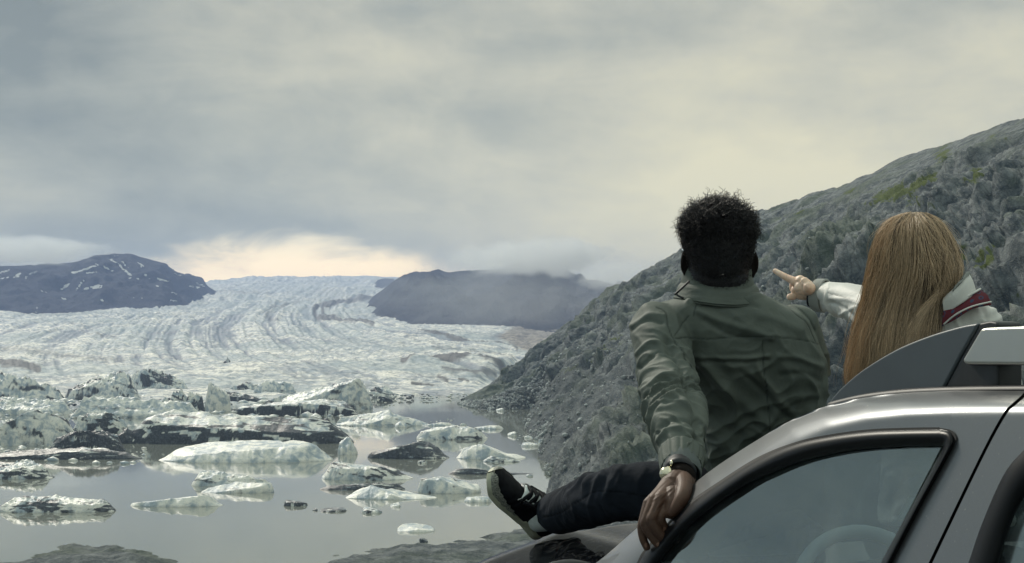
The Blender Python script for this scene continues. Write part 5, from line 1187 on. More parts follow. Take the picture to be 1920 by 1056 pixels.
    c2 = link('watch_case', mesh_np('watch_case', Vd, Fd), simple('pale_gold_metal', (0.80, 0.74, 0.55), 0.18, 0.9), wt)
    Vd, Fd = tube_np(np.array([wc + ax * .0055, wc + ax * .0068]), .0125, 24); d2 = link('watch_dial', mesh_np('watch_dial', Vd, Fd), simple('dial', (0.03, 0.03, 0.035), 0.1), wt)
    for x, y in ((1259, 869), (1247, 905)):
        Vd, Fd = ellip(U(x, y, 2.868), (.0035, .006, .0065)); l2 = link('watch_lug', mesh_np('watch_lug', Vd, Fd), bpy.data.materials['pale_gold_metal'], wt)
    for q in [o for o in bpy.data.objects if o.parent is wt]: q.matrix_parent_inverse = (Matrix.Translation(root.location) @ Matrix.Translation(wt.location)).inverted() if False else Matrix.Translation(wt.location).inverted()
    # ---- jeans, both legs
    LL = [(1420, 945, 3.50, .100), (1340, 930, 3.53, .088), (1250, 922, 3.56, .0765), (1190, 922, 3.59, .0725), (1135, 930, 3.63, .0700), (1095, 945, 3.74, .0655), (1050, 960, 3.88, .0600), (1044, 962, 3.90, .0560)]
    RL = [(1470, 950, 3.56, .098), (1400, 930, 3.75, .082), (1330, 915, 3.98, .070), (1310, 940, 4.15, .060), (1296, 968, 4.32, .052)]
    lleg = [U(*r[:3]) for r in LL]
    def jf(V, N):
        s, dd = along(V, lleg); w_ = fbm(V * 8 + 9, 2); phi = V[:, 2] * 12
        knee = np.exp(-((s - .40) / .10) ** 2)
        r1 = 1 - np.abs(perlin(np.stack([s * 15 + phi * .8 + w_, phi * .5, 0 * s + 3], -1)) * 2.1); r2 = 1 - np.abs(perlin(np.stack([s * 30 - phi + w_, phi, 0 * s + 9], -1)) * 2.1)
        return 0.0055 * (r1 - .4) * (.35 + knee) + .0026 * (r2 - .4) * (.4 + knee) + .003 * np.sin(s * 90) * sstep(s, .70, .78)
    js = [([(1135, 868), (1118, 900), (1104, 940), (1112, 975)], 4, 4), ([(1150, 868), (1130, 905), (1128, 950), (1150, 985)], 4, -4), ([(1170, 872), (1140, 910), (1142, 950), (1165, 975)], 5, 4), ([(1060, 915), (1075, 940), (1080, 975)], 4, 3), ([(1210, 880), (1195, 920), (1205, 965)], 6, 3)]
    jm = [[(1018, 970), (1050, 962), (1085, 940), (1112, 922), (1160, 922), (1215, 931), (1290, 935)]]
    cloth_obj('jeans', [ptube(LL, 28), ptube(RL, 28), ellip(U(1440, 955, 3.56), (.15, .13, .11))], 0.0042, M_denim, root, js, jm, jf, 4)
    make_shoe(root, False); make_shoe(root, True)
    for ch in [o for o in bpy.data.objects if o.parent is root and o is not wt]: ch.matrix_parent_inverse = Matrix.Translation(root.location).inverted()
    wt.matrix_parent_inverse = Matrix.Translation(root.location).inverted()

def make_shoe(root, far):
    if not far:
        heel = U(1003, 1004, 4.03); toe = U(903, 890, 3.90); up0 = np.array((.62, -.60, .42))
    else:
        heel = U(1292, 990, 4.38); toe = heel + np.array((-.03, .20, .17)); up0 = np.array((0, -.6, .7))
    f = toe - heel; L = np.linalg.norm(f); f /= L; u = up0 - (up0 @ f) * f; u /= np.linalg.norm(u); w = np.cross(f, u)
    g = L / .255 if not far else L / .285
    def at(s, x, h): return heel + f * s * L + w * x * g + u * h * g
    root_s = empty('sneaker', tuple(heel)); root_s.parent = root
    M_up = bpy.data.materials.get('black_leather') or simple('black_leather', (0.006, 0.007, 0.010), 0.62, noise=0.3, nscale=60, bmp=0.15, bdist=0.001, Specular_IOR_Level=0.12)
    M_sole = bpy.data.materials.get('cream_midsole') or simple('cream_midsole', (0.42, 0.43, 0.33), 0.6, noise=0.25, nscale=25)
    def speck(w_):
        oc = w_.n('ShaderNodeTexCoord').outputs['Object']; n = w_.noise(oc, 380, 4, 0.7, 1.5)
        return princ(w_, w_.mix(w_.ss(n, 0.44, 0.54), (0.05, 0.055, 0.06), (0.36, 0.37, 0.32)), 0.7)
    M_toe = bpy.data.materials.get('speckled_grey_guard') or mat('speckled_grey_guard', speck)
    M_sock = bpy.data.materials.get('white_sock') or simple('white_sock', (0.66, 0.72, 0.72), 0.9, noise=0.08, nscale=60, bmp=0.3, bdist=0.002)
    M_red = bpy.data.materials.get('red_sock_band') or simple('red_sock_band', (0.40, 0.012, 0.018), 0.9, noise=0.2, nscale=60)
    ss_ = np.linspace(0, 1, 60); wid = np.interp(ss_, [0, .05, .15, .35, .5, .7, .85, .95, 1], [.018, .030, .034, .034, .038, .046, .043, .030, .010])
    wid = np.convolve(np.pad(wid, 3, 'edge'), np.ones(7) / 7, 'valid'); wid[-1] = .002; wid[0] = .004; wid[1] = .016; wid[-2] *= .75
    bend = np.interp(ss_, [0, .3, .6, .85, 1], [0, .004, 0, -.002, .012])                         # toe spring
    # midsole
    prof = [(.006, .80), (.008, .97), (.014, 1.05), (.022, 1.04), (.028, .95), (.029, .3)]
    rows = []
    for s, wd, b in zip(ss_, wid, bend):
        hh = 1.0 + .25 * (s < .35)
        loop = [at(s, wd * q * 1.05, h * hh + b) for h, q in prof] + [at(s, -wd * q * 1.05, h * hh + b) for h, q in prof[::-1]]
        rows.append(loop)
    V = np.array(rows); o = link('midsole', grid_mesh('midsole', V, closed_v=True), M_sole, root_s)
    # upper
    top = np.interp(ss_, [0, .06, .16, .26, .34, .48, .62, .75, .88, .96, 1], [.098, .112, .108, .100, .094, .080, .066, .058, .052, .042, .022])
    th = np.linspace(-.15, math.pi + .15, 31); rows = []
    for s, wd, t_, b in zip(ss_, wid, top, bend):
        wd2 = wd * (1.0 if s > .3 else .94); nar = np.interp(s, [0, .1, .3, .5, .7, 1], [1, .86, .72, .82, .95, 1.])
        r = []
        for q in th:
            sn = max(math.sin(q), 0) ** .8; x = wd2 * math.cos(q); x = np.sign(x) * abs(x) * (nar + (1 - nar) * (1 - sn)) ; r.append(at(s, x * 1.0, .024 + b + (t_ - .024) * sn))
        rows.append(r)
    P = np.array(rows); nrm = grid_normals(P); nrm = -nrm if (nrm[30, 15] @ u) < 0 else nrm
    SS = np.broadcast_to(ss_[:, None], P.shape[:2]); TH = np.broadcast_to(th[None], P.shape[:2])
    lines = np.zeros(P.shape[:2])
    for a, b_ in ((.56, 1.0), (.62, 1.4), (.40, .6)): lines = np.maximum(lines, np.exp(-((SS - a - .10 * np.abs(TH - 1.57) * b_ * .5) / .010) ** 2))
    P = P + nrm * (.0010 * perlin(P * 90) - .0022 * lines)[..., None] * g
    link('upper', grid_mesh('upper', P), M_up, root_s)
    # speckled guard round the toe
    idx = [i for i, s in enumerate(ss_) if s > .46]; rows = []
    for i in idx:
        rows.append([P[i, j] + nrm[i, j] * .0022 * g for j in range(0, 6)] )
    hi = lambda s: int(np.interp(s, [.46, .7, .9, 1.0], [2, 5, 8, 13]))
    for side in (0, 1):
        rows = []
        for i in idx:
            m = hi(ss_[i]); js = np.linspace(0, m, 8); jj = js if side == 0 else 30 - js
            pts = np.array([[np.interp(q, range(31), P[i, :, c]) for c in range(3)] for q in jj]); nn = np.array([[np.interp(q, range(31), nrm[i, :, c]) for c in range(3)] for q in jj])
            rows.append(pts + nn * .0024 * g)
        link('toe_guard', grid_mesh('toe_guard', np.array(rows)), M_toe, root_s)
    # ankle collar, sock
    ank = (U(1004, 968, 4.02) if not far else U(1296, 968, 4.32)); c0 = at(.17, 0, .085); c1 = c0 * .45 + ank * .55; ax = (ank - c0)
    v, f_ = tube_np(interp_pts(np.array([at(.24, 0, .05), at(.22, 0, .09), at(.205, 0, .115), ank + (ank - at(.2, 0, .1)) * .15]), np.linspace(0, 3, 20)), np.linspace(.040, .044, 20) * g, 30)
    link('sock', mesh_np('sock', v, f_), M_sock, root_s)
    mid = at(.195, 0, .128); T = ank - mid; mid = mid + .22 * T; T = ank - mid; T /= np.linalg.norm(T); v, f_ = tube_np(np.array([mid, mid + T * .016]), .0462 * g, 30); link('sock_band', mesh_np('sock_band', v, f_), M_red, root_s)
    X = w; th2 = np.linspace(0, 2 * math.pi, 33)[:-1]
    ring = np.array([at(.17 + .165 * math.cos(q), .037 * math.sin(q), .103 + .012 * math.cos(q * 2) - .010 * math.cos(q)) for q in th2]); v, f_ = tube_np(ring, .0075 * g, 10, closed=True); link('ankle_padding', mesh_np('ankle_padding', v, f_), M_up, root_s)
    # tongue and laces
    tg = np.array([[at(s, x, np.interp(s, [.22, .36, .5, .62], [.150, .108, .088, .072]) - abs(x) * .25) for x in np.linspace(-.022, .022, 9)] for s in np.linspace(.25, .62, 16)])
    o = link('tongue', grid_mesh('tongue', tg), M_sock, root_s); so = o.modifiers.new('s', 'SOLIDIFY'); so.thickness = .006
    vf = []
    for i, s in enumerate((.34, .40, .46, .52, .58)):
        h = np.interp(s, [.22, .36, .5, .62], [.154, .116, .094, .077]); sg = 1 if i % 2 else -1
        vf.append(tube_np(interp_pts(np.array([at(s - .03 * sg, -.028, h - .016), at(s, 0, h + .004), at(s + .03 * sg, .028, h - .016)]), np.linspace(0, 2, 14)), .0052 * g, 8))
        vf.append(tube_np(interp_pts(np.array([at(s + .02 * sg, -.028, h - .016), at(s, 0, h + .006), at(s - .02 * sg, .028, h - .016)]), np.linspace(0, 2, 14)), .0052 * g, 8))
    k0 = at(.31, .0, .135)
    bars = [tube_np(np.array([at(.55, sg * .012, .0835), at(.60, sg * .030, .064)]), .0016 * g, 6) for sg in (-1, 1)] + [tube_np(np.array([at(.59, sg * .011, .0805), at(.64, sg * .029, .062)]), .0014 * g, 6) for sg in (-1, 1)]
    v, f_ = join_np(bars); link('lace_tabs', mesh_np('lace_tabs', v, f_), bpy.data.materials.get('pale_lace_tab') or simple('pale_lace_tab', (0.5, 0.52, 0.52), 0.5), root_s)
    for a_, b_ in (((.36, .045, .150), (.30, .060, .175)), ((.22, .040, .165), (.16, .030, .185))):
        vf.append(tube_np(interp_pts(np.array([k0, at(*a_), at(*b_), at(b_[0] + .03, b_[1] - .02, b_[2] - .03), k0]), np.linspace(0, 4, 26)), .0028 * g, 8))
    v, f_ = join_np(vf); link('laces', mesh_np('laces', v, f_), M_up, root_s)
    for sgn in (-1, 1):
        hs = [at(s, sgn * .026 * np.interp(s, [.3, .6], [1, 1.1]), np.interp(s, [.3, .6], [.108, .070])) for s in (.32, .40, .48, .56)]
        v, f_ = tube_np(interp_pts(np.array(hs), np.linspace(0, 3, 16)), .0055 * g, 8); link('eyelet_strip', mesh_np('eyelet_strip', v, f_), M_up, root_s)
    for q in [o for o in bpy.data.objects if o.parent is root_s]: q.matrix_parent_inverse = Matrix.Translation(root_s.location).inverted()

make_man()

# ================================================================== the woman
def make_woman():
    root = empty('person', tuple(U(1755, 1000, 3.62)))
    tag(root, 'woman with very long light brown hair and off white jacket, pointing with one hand', 'person')
    rs = np.random.RandomState(9)
    hc = U(1714, 487, 3.60)
    parts = [ellip(hc, (.073, .090, .108)), ellip(hc + (-.01, .03, -.055), (.055, .065, .06)), ellip(hc + (-.02, .100, -.028), (.011, .020, .016)), ellip(hc + (-.02, .086, -.060), (.022, .013, .007)), ellip(hc + (-.02, .085, -.069), (.020, .012, .006)),
             ellip(hc + (-.02, .076, -.090), (.020, .016, .014)), ellip(hc + (-.02, .078, .022), (.045, .016, .010)), ellip(hc + (-.048, .080, .004), (.013, .009, .008)), ellip(hc + (.010, .082, .004), (.013, .009, .008)),
             ellip(hc + (-.075, .0, -.02), (.008, .018, .028)), ellip(hc + (.075, .0, -.02), (.008, .018, .028)), ptube([(1716, 510, 3.60, .050), (1730, 570, 3.62, .056)]),
             torso_rows([(565, 1700, 1790, 3.63, .06), (600, 1680, 1835, 3.64, .06), (700, 1680, 1850, 3.64, .07), (850, 1680, 1850, 3.64, .09), (1000, 1670, 1860, 3.64, .11)]),
             ptube([(1672, 600, 3.65, .030), (1620, 575, 3.78, .028), (1560, 559, 3.91, .023), (1543, 555, 3.94, .022), (1520, 548, 3.96, .022)]),
             ptube([(1836, 625, 3.64, .030), (1870, 715, 3.60, .030), (1860, 820, 3.72, .028), (1850, 850, 3.80, .024)]), ellip(U(1848, 865, 3.84), (.03, .035, .015))]
    # pointing hand: palm, extended forefinger, three curled fingers, thumb below
    d0 = 3.965
    hand = [ptube([(1527, 547, d0 - .01, .0235), (1517, 544, d0, .0255)], 16)]
    for (kx, ky, kd), r in zip([(1489, 525, d0 - .005), (1500, 521, d0 - .02), (1508, 524, d0 - .035), (1513, 531, d0 - .045)], (.0125, .0120, .0115, .0105)):
        hand.append(ptube([(1521, 545, d0 - .01, .0185), ((1521 + kx) / 2, (545 + ky) / 2 + 2, kd, .0165), (kx, ky + 3, kd, r)], 14))
    hand.append(ptube([(1519, 550, d0 + .005, .018), (1502, 550, d0 + .012, .018), (1492, 543, d0 + .010, .015)], 14))
    hand.append(ellip(U(1508, 539, d0 - .022), (.0275, .018, .0225)))
    hand += [finger([(1489, 527, d0 - .005, .0110), (1474, 520, d0 + .012, .0090), (1463, 514, d0 + .025, .0081), (1453, 508, d0 + .036, .0066)]),
             finger([(1500, 524, d0 - .01, .0112), (1489, 529, d0 + .018, .0098), (1487, 541, d0 + .022, .0095), (1496, 547, d0 + .016, .0084)]),
             finger([(1508, 527, d0 - .02, .0108), (1495, 533, d0 + .012, .0094), (1492, 545, d0 + .014, .0092), (1500, 550, d0 + .008, .0080)]),
             finger([(1513, 533, d0 - .025, .0098), (1502, 540, d0 - .006, .0086), (1499, 551, d0 + .004, .0084), (1507, 555, d0 + .0, .0074)]),
             finger([(1502, 552, d0 + .012, .0140), (1492, 553, d0 + .012, .0112), (1486, 556, d0 + .010, .0100), (1480, 557, d0 + .008, .0085)])]
    V, N, Fc = fuse(parts + hand, 0.0030, 3)
    link('body', quad_mesh('body', V, Fc, {'seam': 0 * V[:, 0], 'nail': 0 * V[:, 0]}), M_fair_skin, root)
    V, N, Fc = fuse(hand, 0.0012, 2)
    d = crease(V, N, [([(1516, 540), (1492, 524)], 2, .8), ([(1514, 538), (1503, 523)], 1.6, .6), ([(1495, 530), (1488, 538)], 1.5, -.8), ([(1500, 545), (1490, 548)], 1.5, -.9), ([(1474, 523), (1476, 516)], .9, -.5), ([(1464, 517), (1465, 511)], .9, -.5)])
    link('hand', quad_mesh('hand', V + N * (d + .0006)[:, None], Fc, {'seam': np.clip(-d * 700, 0, 1), 'nail': 0 * d}), M_fair_skin, root)
    # ---- jacket
    LA = [(1680, 602, 3.63, .058), (1650, 588, 3.70, .056), (1620, 573, 3.78, .052), (1590, 564, 3.85, .0475), (1560, 558, 3.91, .0425), (1543, 555, 3.94, .0385)]
    RA = [(1838, 612, 3.63, .054), (1856, 650, 3.61, .056), (1868, 700, 3.60, .056), (1876, 760, 3.62, .05), (1862, 820, 3.71, .042), (1852, 845, 3.78, .036)]
    tr = torso_rows([(560, 1700, 1800, 3.62, .07), (572, 1678, 1845, 3.62, .085), (590, 1652, 1868, 3.62, .10), (620, 1645, 1878, 3.63, .115), (680, 1655, 1880, 3.64, .12), (760, 1665, 1880, 3.65, .12), (860, 1660, 1885, 3.65, .125), (980, 1650, 1895, 3.65, .14)])
    la = [U(*r[:3]) for r in LA]
    def wf(V, N):
        s, dd = along(V, la); m = sstep(dd, .075, .060); w_ = fbm(V * 10 + 3, 2); phi = V[:, 2] * 14
        r1 = 1 - np.abs(perlin(np.stack([s * 20 - phi * .9 + w_, phi * .5, 0 * s + 5], -1)) * 2.2); r2 = 1 - np.abs(perlin(V * np.array([14, 14, 22]) + .5 * w_[:, None]) * 2.2)
        under = sstep(-N[:, 2], -.4, .5)
        return m * (.0075 * (r1 - .4) * (.35 + under)) + (1 - m) * .0055 * (r2 - .4)
    wst = [([(1552, 568), (1575, 574), (1600, 590), (1612, 598)], 4, -6), ([(1556, 560), (1590, 562), (1618, 572)], 3.5, 4), ([(1575, 590), (1590, 582), (1605, 576)], 3, 5), ([(1835, 565), (1850, 600), (1848, 640)], 5, -5), ([(1862, 580), (1872, 610), (1868, 650)], 5, 4)]
    wsm = [[(1552, 549), (1590, 560), (1622, 571)], [(1773, 606), (1800, 583), (1830, 571), (1856, 566)]]
    cloth_obj('jacket', [tr, ptube(LA, 26), ptube(RA, 26)], 0.0042, M_whitej, root, wst, wsm, wf, 4)
    # cuff strap and navy inner cuff
    def ring(name, rows, m_, thick=.004, k=48):
        th = np.linspace(0, 2 * math.pi, k + 1)[:-1]; t = np.linspace(0, len(rows) - 1, 10); P = interp_pts(np.array([U(*r[:3]) for r in rows]), t); R = np.interp(t, range(len(rows)), [r[3] for r in rows])
        T, X, Y = frames(P, (0, 0, 1.0)); V = P[:, None] + R[:, None, None] * (np.cos(th)[None, :, None] * X[:, None] * 1.05 + np.sin(th)[None, :, None] * Y[:, None] * .85)
        o = link(name, grid_mesh(name, V, {'seam': np.zeros(V.shape[:2])}, closed_v=True), m_, root); so = o.modifiers.new('s', 'SOLIDIFY'); so.thickness = thick; so.offset = 0
        b = o.modifiers.new('b', 'BEVEL'); b.width = .0015; b.segments = 2
    ring('cuff', [(1530, 553, 3.955, .0400), (1538, 554, 3.945, .0415), (1547, 555, 3.935, .0425)], M_greyc, .006)
    ring('inner_cuff', [(1521, 551, 3.965, .0330), (1532, 553, 3.955, .0350)], M_navy)
    # hood lying on the shoulders: stand-up edge, patterned lining, lower rim
    def sheet(name, rows, m_, thick=.005, n=26, uv=False):
        A = [interp_pts(np.array([U(*p) for p in r]), np.linspace(0, len(r) - 1, n)) for r in rows]
        A = np.array(A); t = np.linspace(0, len(rows) - 1, 12); Vs = np.stack([interp_pts(A[:, j], t) for j in range(n)], 1)
        at_ = {'seam': np.zeros(Vs.shape[:2])}
        if uv: at_['pu'] = np.broadcast_to(np.linspace(0, 1, n)[None], Vs.shape[:2]); at_['pv'] = np.broadcast_to(np.linspace(0, 1, 12)[:, None], Vs.shape[:2])
        o = link(name, grid_mesh(name, Vs, at_), m_, root); so = o.modifiers.new('s', 'SOLIDIFY'); so.thickness = thick; so.offset = 0; return o
    sheet('hood_edge', [[(1770, 590, 3.50), (1795, 574, 3.49), (1815, 560, 3.50), (1829, 548, 3.53)], [(1768, 570, 3.50), (1790, 553, 3.49), (1808, 535, 3.50), (1822, 526, 3.53)], [(1770, 560, 3.51), (1788, 543, 3.50), (1804, 522, 3.51), (1813, 511, 3.54)]], M_whitej, .006)
    sheet('hood_edge_trim', [[(1790, 541, 3.495), (1803, 524, 3.50), (1813, 510, 3.53), (1818, 513, 3.545), (1824, 528, 3.54), (1829, 546, 3.54)], [(1787, 547, 3.492), (1801, 531, 3.495), (1812, 519, 3.52), (1815, 520, 3.54), (1820, 531, 3.54), (1825, 548, 3.535)]], M_greyc, .008)
    def patt(w):
        pu, pv = attr(w, 'pu'), attr(w, 'pv')
        v = w.n('ShaderNodeCombineXYZ', ins={0: w.m('MULTIPLY', pu, 4.0), 1: w.m('MULTIPLY', pv, 2.0), 2: 0.0}).outputs[0]
        vo = w.n('ShaderNodeTexVoronoi', ins={'Vector': v, 'Scale': 1.25, 'Randomness': 0.35}); d = vo.outputs['Distance']
        rings = w.m('SINE', w.m('MULTIPLY', d, 26.0))
        c = w.mix(w.ss(rings, 0.2, 0.5), (0.115, 0.008, 0.020), (0.030, 0.055, 0.115)); c = w.mix(w.ss(d, 0.16, 0.11), c, (0.30, 0.03, 0.02)); c = w.mix(w.ss(d, .46, .52), c, (0.11, 0.008, 0.02))
        sp = w.n('ShaderNodeTexVoronoi', ins={'Vector': v, 'Scale': 2.3, 'Randomness': 0.8}).outputs['Distance']
        c = w.mix(w.ss(sp, 0.075, 0.05), c, (0.60, 0.55, 0.45))
        return princ(w, c, 0.8)
    sheet('hood_lining', [[(1766, 612, 3.492), (1790, 600, 3.485), (1822, 580, 3.49), (1858, 572, 3.53)], [(1768, 588, 3.495), (1795, 577, 3.490), (1825, 563, 3.50), (1852, 556, 3.535)], [(1772, 574, 3.51), (1795, 567, 3.505), (1822, 552, 3.515), (1838, 544, 3.545)]], mat('red_patterned_lining', patt), .004, uv=True)
    thread('hood_rim', [(1770, 608, 3.487), (1792, 590, 3.478), (1822, 575, 3.482), (1858, 566, 3.52)], .0022, M_whitej, root); thread('hood_rim', [(1776, 572, 3.50), (1800, 563, 3.495), (1824, 550, 3.505), (1838, 542, 3.535)], .0028, M_whitej, root)
    # ---- long hair
    ys = np.array([397, 400, 407, 420, 440, 470, 500, 530, 560, 590, 620, 650, 680, 705, 735])
    xl = np.array([1706, 1692, 1673, 1656, 1645, 1635, 1630, 1626, 1621, 1612, 1604, 1597, 1592, 1589, 1592.])
    xr = np.array([1722, 1738, 1753, 1769, 1782, 1796, 1802, 1798, 1787, 1782, 1778, 1775, 1771, 1765, 1752.])
    dc = np.array([3.60, 3.60, 3.60, 3.60, 3.60, 3.60, 3.60, 3.60, 3.60, 3.60, 3.60, 3.60, 3.60, 3.60, 3.60])
    bl = np.array([.01, .028, .052, .078, .098, .112, .115, .112, .112, .118, .128, .135, .138, .138, .138])
    def surf(q, y, depth=0.0):
        a, b = np.interp(y, ys, xl), np.interp(y, ys, xr); c = (a + b) / 2; h = (b - a) / 2; D = np.interp(y, ys, dc) - (np.interp(y, ys, bl) - depth) * np.sqrt(np.clip(1 - (q * .97) ** 2, 0, 1))
        x = c + q * h * (1 - depth * 2.0); return np.stack([(x - 960) / F * D, D, CZ - (y - YH) / F * D], -1)
    yy, qq = np.meshgrid(np.concatenate([np.linspace(398, 440, 20), np.linspace(444, 715, 60)]), np.linspace(-1, 1, 50), indexing='ij')
    Vc = surf(qq, yy, .012); Vc[..., 1] += .016 * np.exp(-((qq - .30 - .0016 * (yy - 512)) / .20) ** 2) * np.exp(-((yy - 512) / 55) ** 2); gr = 0.0035 * perlin(np.stack([qq * 14, yy / 140, 0 * qq], -1)) ; Vc[..., 1] += gr
    link('hair_underlayer', grid_mesh('hair_underlayer', Vc, {'tone': 0.10 + 0.25 * sstep(yy, 520, 700)}), M_long_hair, root)
    Vf = surf(qq, yy, .012); Vf[..., 1] = 3.60 + (3.60 - Vf[..., 1]) * .55
    fm = (yy < 520); 
    link('hair_front_layer', grid_mesh('hair_front_layer', Vf[:45], {'tone': .3 + 0 * yy[:45]}), M_long_hair, root)
    n, s = 12800, 20; q0 = rs.uniform(-1, 1, n); q0 = np.sign(q0) * np.abs(q0) ** .85
    y0 = 397.5 + rs.exponential(5, n) + 3 * rs.uniform(size=n); y0[: n // 4] = rs.uniform(400, 500, n // 4); y1 = rs.uniform(655, 735, n) - 18 * np.clip(q0, 0, 1); y1[-n // 8:] = rs.uniform(560, 690, n // 8)
    lay = rs.uniform(-.002, .012, n); t = np.linspace(0, 1, s)[None]
    Y = y0[:, None] + (y1 - y0)[:, None] * t ** 1.15
    lock = perlin(np.stack([q0 * 9, 0 * q0, 0 * q0 + .5], -1))[:, None]; ph = perlin(np.stack([q0 * 16 + 5, 0 * q0, 0 * q0], -1))[:, None] * 6
    Q = q0[:, None] + (.065 * np.sin(t * 5 + ph) + .050 * t * np.sin(t * 12 + ph * 1.7) + rs.normal(size=n)[:, None] * .045 * t) * np.clip(t * 3, 0, 1)
    # the locks gather toward clump lines as they fall
    ctr = np.round(q0[:, None] * 11 + 1.3 * np.sin(t * 2 + 3 * q0[:, None])) / 11; Q = Q + (ctr - Q) * .38 * np.clip(t * 1.3 - .1, 0, 1)
    P = surf(np.clip(Q, -1.03 - .04 * t, 1.03 + .03 * t), Y, 0); P[..., 1] += lay[:, None] + .004 * lock - .0060 * np.cos((Q - ctr) * 34) * (.25 + .75 * t)
    # stray ends beyond the outline
    m = rs.uniform(size=n) < .13; P[m, :, 0] += (rs.normal(size=m.sum()) * .010)[:, None] * t ** 2 + (.006 * np.sin(t * 7 + rs.uniform(0, 6, m.sum())[:, None])) * t * np.sign(q0[m])[:, None]
    P[m, :, 1] -= .004
    tone = .46 + .26 * lock + rs.normal(size=n)[:, None] * .22 + .14 * sstep(t, .35, 1.0) + .12 * (q0[:, None] < -.2) * sstep(t, .2, .7)
    gap = np.exp(-((Q - .30 - .0016 * (Y - 512)) / .20) ** 2) * np.exp(-((Y - 512) / 55) ** 2); tone = tone - .8 * gap; P[..., 1] += .026 * gap  # shade of the hollow between locks is put into the strand tone
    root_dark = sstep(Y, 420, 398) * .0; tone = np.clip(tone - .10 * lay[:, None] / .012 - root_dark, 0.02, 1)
    strands('long_hair', P, rs.uniform(.0004, .0009, n), tone, M_long_hair, root)
    # locks swept from the right side down across the back
    n = 800; k = rs.uniform(0, 1, n)[:, None]; sw0 = (1801 - 4 * k, 492 + 40 * k); sw1 = (1768 - 30 * k, 545 + 12 * k); sw2 = (1722 - 26 * k, 590 + 18 * k); sw3 = (1700 - 40 * k, 690 + 10 * k)
    X = (1 - t) ** 3 * sw0[0] + 3 * (1 - t) ** 2 * t * sw1[0] + 3 * (1 - t) * t ** 2 * sw2[0] + t ** 3 * sw3[0] + rs.normal(size=n)[:, None] * 7 * t
    Yw = (1 - t) ** 3 * sw0[1] + 3 * (1 - t) ** 2 * t * sw1[1] + 3 * (1 - t) * t ** 2 * sw2[1] + t ** 3 * sw3[1] + rs.normal(size=n)[:, None] * 2.0
    a, b = np.interp(Yw, ys, xl), np.interp(Yw, ys, xr); q_ = np.clip((X - (a + b) / 2) / ((b - a) / 2), -1, 1); D = 3.60 - np.interp(Yw, ys, bl) * np.sqrt(np.clip(1 - (q_ * .97) ** 2, 0, 1)) - .004 + rs.uniform(-.002, .005, n)[:, None]
    P = np.stack([(X - 960) / F * D, D, CZ - (Yw - YH) / F * D], -1)
    strands('long_hair', P, rs.uniform(.0005, .0009, n), np.clip(.46 + rs.normal(size=n)[:, None] * .18 + .1 * t, 0, 1), M_long_hair, root)
    # flyaways round the crown
    n, s2 = 700, 12; q0 = rs.uniform(-1, 1, n); y0 = rs.uniform(398, 520, n); t2 = np.linspace(0, 1, s2)[None]
    P = surf(q0[:, None] + 0 * t2, y0[:, None] + 60 * t2, 0); out = np.stack([q0, -.3 * np.ones(n), .4 * (y0 < 430)], -1); out /= np.linalg.norm(out, axis=1)[:, None]
    P = P + out[:, None] * (rs.uniform(.004, .022, n)[:, None] * np.sin(t2 * 2.6))[..., None] + .003 * np.stack([np.sin(t2 * 6 + q0[:, None] * 9)] * 3, -1)
    strands('stray_hair', P, np.full(n, .00042), .8 + 0 * P[..., 0], M_long_hair, root)
    # legs hidden behind the car: dark trousers over the bonnet
    cloth_obj('trousers', [ptube([(1740, 985, 3.62, .095), (1690, 960, 3.9, .080), (1660, 950, 4.15, .068), (1655, 985, 4.35, .058), (1650, 1020, 4.5, .05)]), ptube([(1810, 985, 3.62, .095), (1770, 960, 3.9, .080), (1745, 950, 4.15, .068), (1740, 985, 4.35, .058), (1738, 1020, 4.5, .05)]), ellip(U(1772, 985, 3.64), (.15, .13, .10))], 0.006, M_denim, root)
    for x in (1650, 1738):
        V, Fc = ellip(U(x, 1030, 4.56), (.045, .12, .045)); link('boot', mesh_np('boot', V, Fc), M_plastic, root)
    for ch in [o for o in bpy.data.objects if o.parent is root]: ch.matrix_parent_inverse = Matrix.Translation(root.location).inverted()
make_woman()
# ------------------------------------------------------------------ air
def haze():
    bm = bmesh.new(); bmesh.ops.create_cube(bm, size=1)
    me = bpy.data.meshes.new('haze'); bm.to_mesh(me); bm.free()
    o = bpy.data.objects.new('haze', me); COL.objects.link(o)
    o.scale = (17900, 9600, 520); o.location = (0, 3900, WZ - 7 + 260)
    m_ = bpy.data.materials.new('haze_air'); m_.use_nodes = True; m_.node_tree.nodes.clear(); w = NT(m_.node_tree)
    v = w.n('ShaderNodeVolumePrincipled', ins={'Color': (0.48, 0.61, 0.98, 1), 'Density': 0.00012, 'Anisotropy': 0.0})
    out = w.n('ShaderNodeOutputMaterial'); w.t.links.new(v.outputs[0], out.inputs['Volume'])
    me.materials.append(m_); tag(o, kind='stuff')
haze()

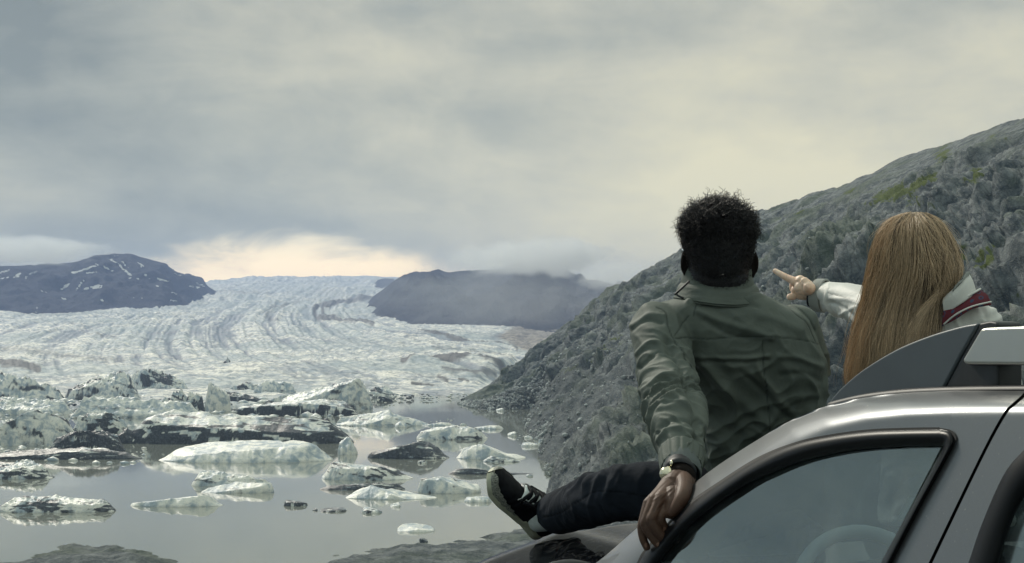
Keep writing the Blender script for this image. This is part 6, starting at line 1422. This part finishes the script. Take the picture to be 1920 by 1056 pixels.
# low cloud caught on the mountain tops: soft volumes, each hanging in front of and over its summit
def mist(px, py, d, wpx, hpx, depth, dens, seed, lo=0.42, hi=0.62):
    bm = bmesh.new(); bmesh.ops.create_icosphere(bm, subdivisions=4, radius=1)
    V = np.array([v.co[:] for v in bm.verts]); Fc = np.array([[v.index for v in f.verts] for f in bm.faces]); bm.free()
    V = V * (1 + 0.30 * fbm(V * 1.7 + seed, 3))[:, None] * np.array([wpx / F * d / 2, depth / 2, hpx / F * d / 2])
    o = bpy.data.objects.new('mist', mesh_np('mist', V, Fc)); COL.objects.link(o); o.location = tuple(U(px, py, d))
    m_ = bpy.data.materials.new('low_cloud_air'); m_.use_nodes = True; m_.node_tree.nodes.clear(); w = NT(m_.node_tree)
    oc = w.n('ShaderNodeTexCoord').outputs['Object']
    n = w.noise(w.mapv(oc, loc=(seed * 37, 0, 0), scale=(1, 0.5, 1.8)), 0.011, 7, 0.66, 1.0)
    nv = w.mapv(oc, scale=(2 / (wpx / F * d), 2 / depth, 2 / (hpx / F * d)))
    r = w.n('ShaderNodeVectorMath', operation='LENGTH', ins={0: nv}).outputs['Value']
    f = w.m('SUBTRACT', n, w.ss(r, 0.20, 1.0, -0.12, 0.42))
    den = w.m('MULTIPLY', w.ss(f, lo, hi), dens)
    v = w.n('ShaderNodeVolumePrincipled', ins={'Color': (1, 1, 1, 1), 'Density': den})
    out = w.n('ShaderNodeOutputMaterial'); w.t.links.new(v.outputs[0], out.inputs['Volume'])
    m_.cycles.volume_step_rate = 0.6
    o.data.materials.append(m_); tag(o, 'low grey cloud bank resting on the ' + ('left' if px < 500 else 'right') + ' mountain', 'mist', kind='stuff')
mist(10, 470, 3200, 640, 86, 700, 0.022, 1, 0.36, 0.70)
mist(1000, 484, 2450, 560, 120, 600, 0.020, 2, 0.36, 0.70)
mist(1160, 520, 2200, 260, 120, 300, 0.012, 5, 0.34, 0.72)
mist(960, 560, 2150, 700, 190, 260, 0.0018, 9, 0.10, 0.50)  # faint veil added to make the right mountain hazier
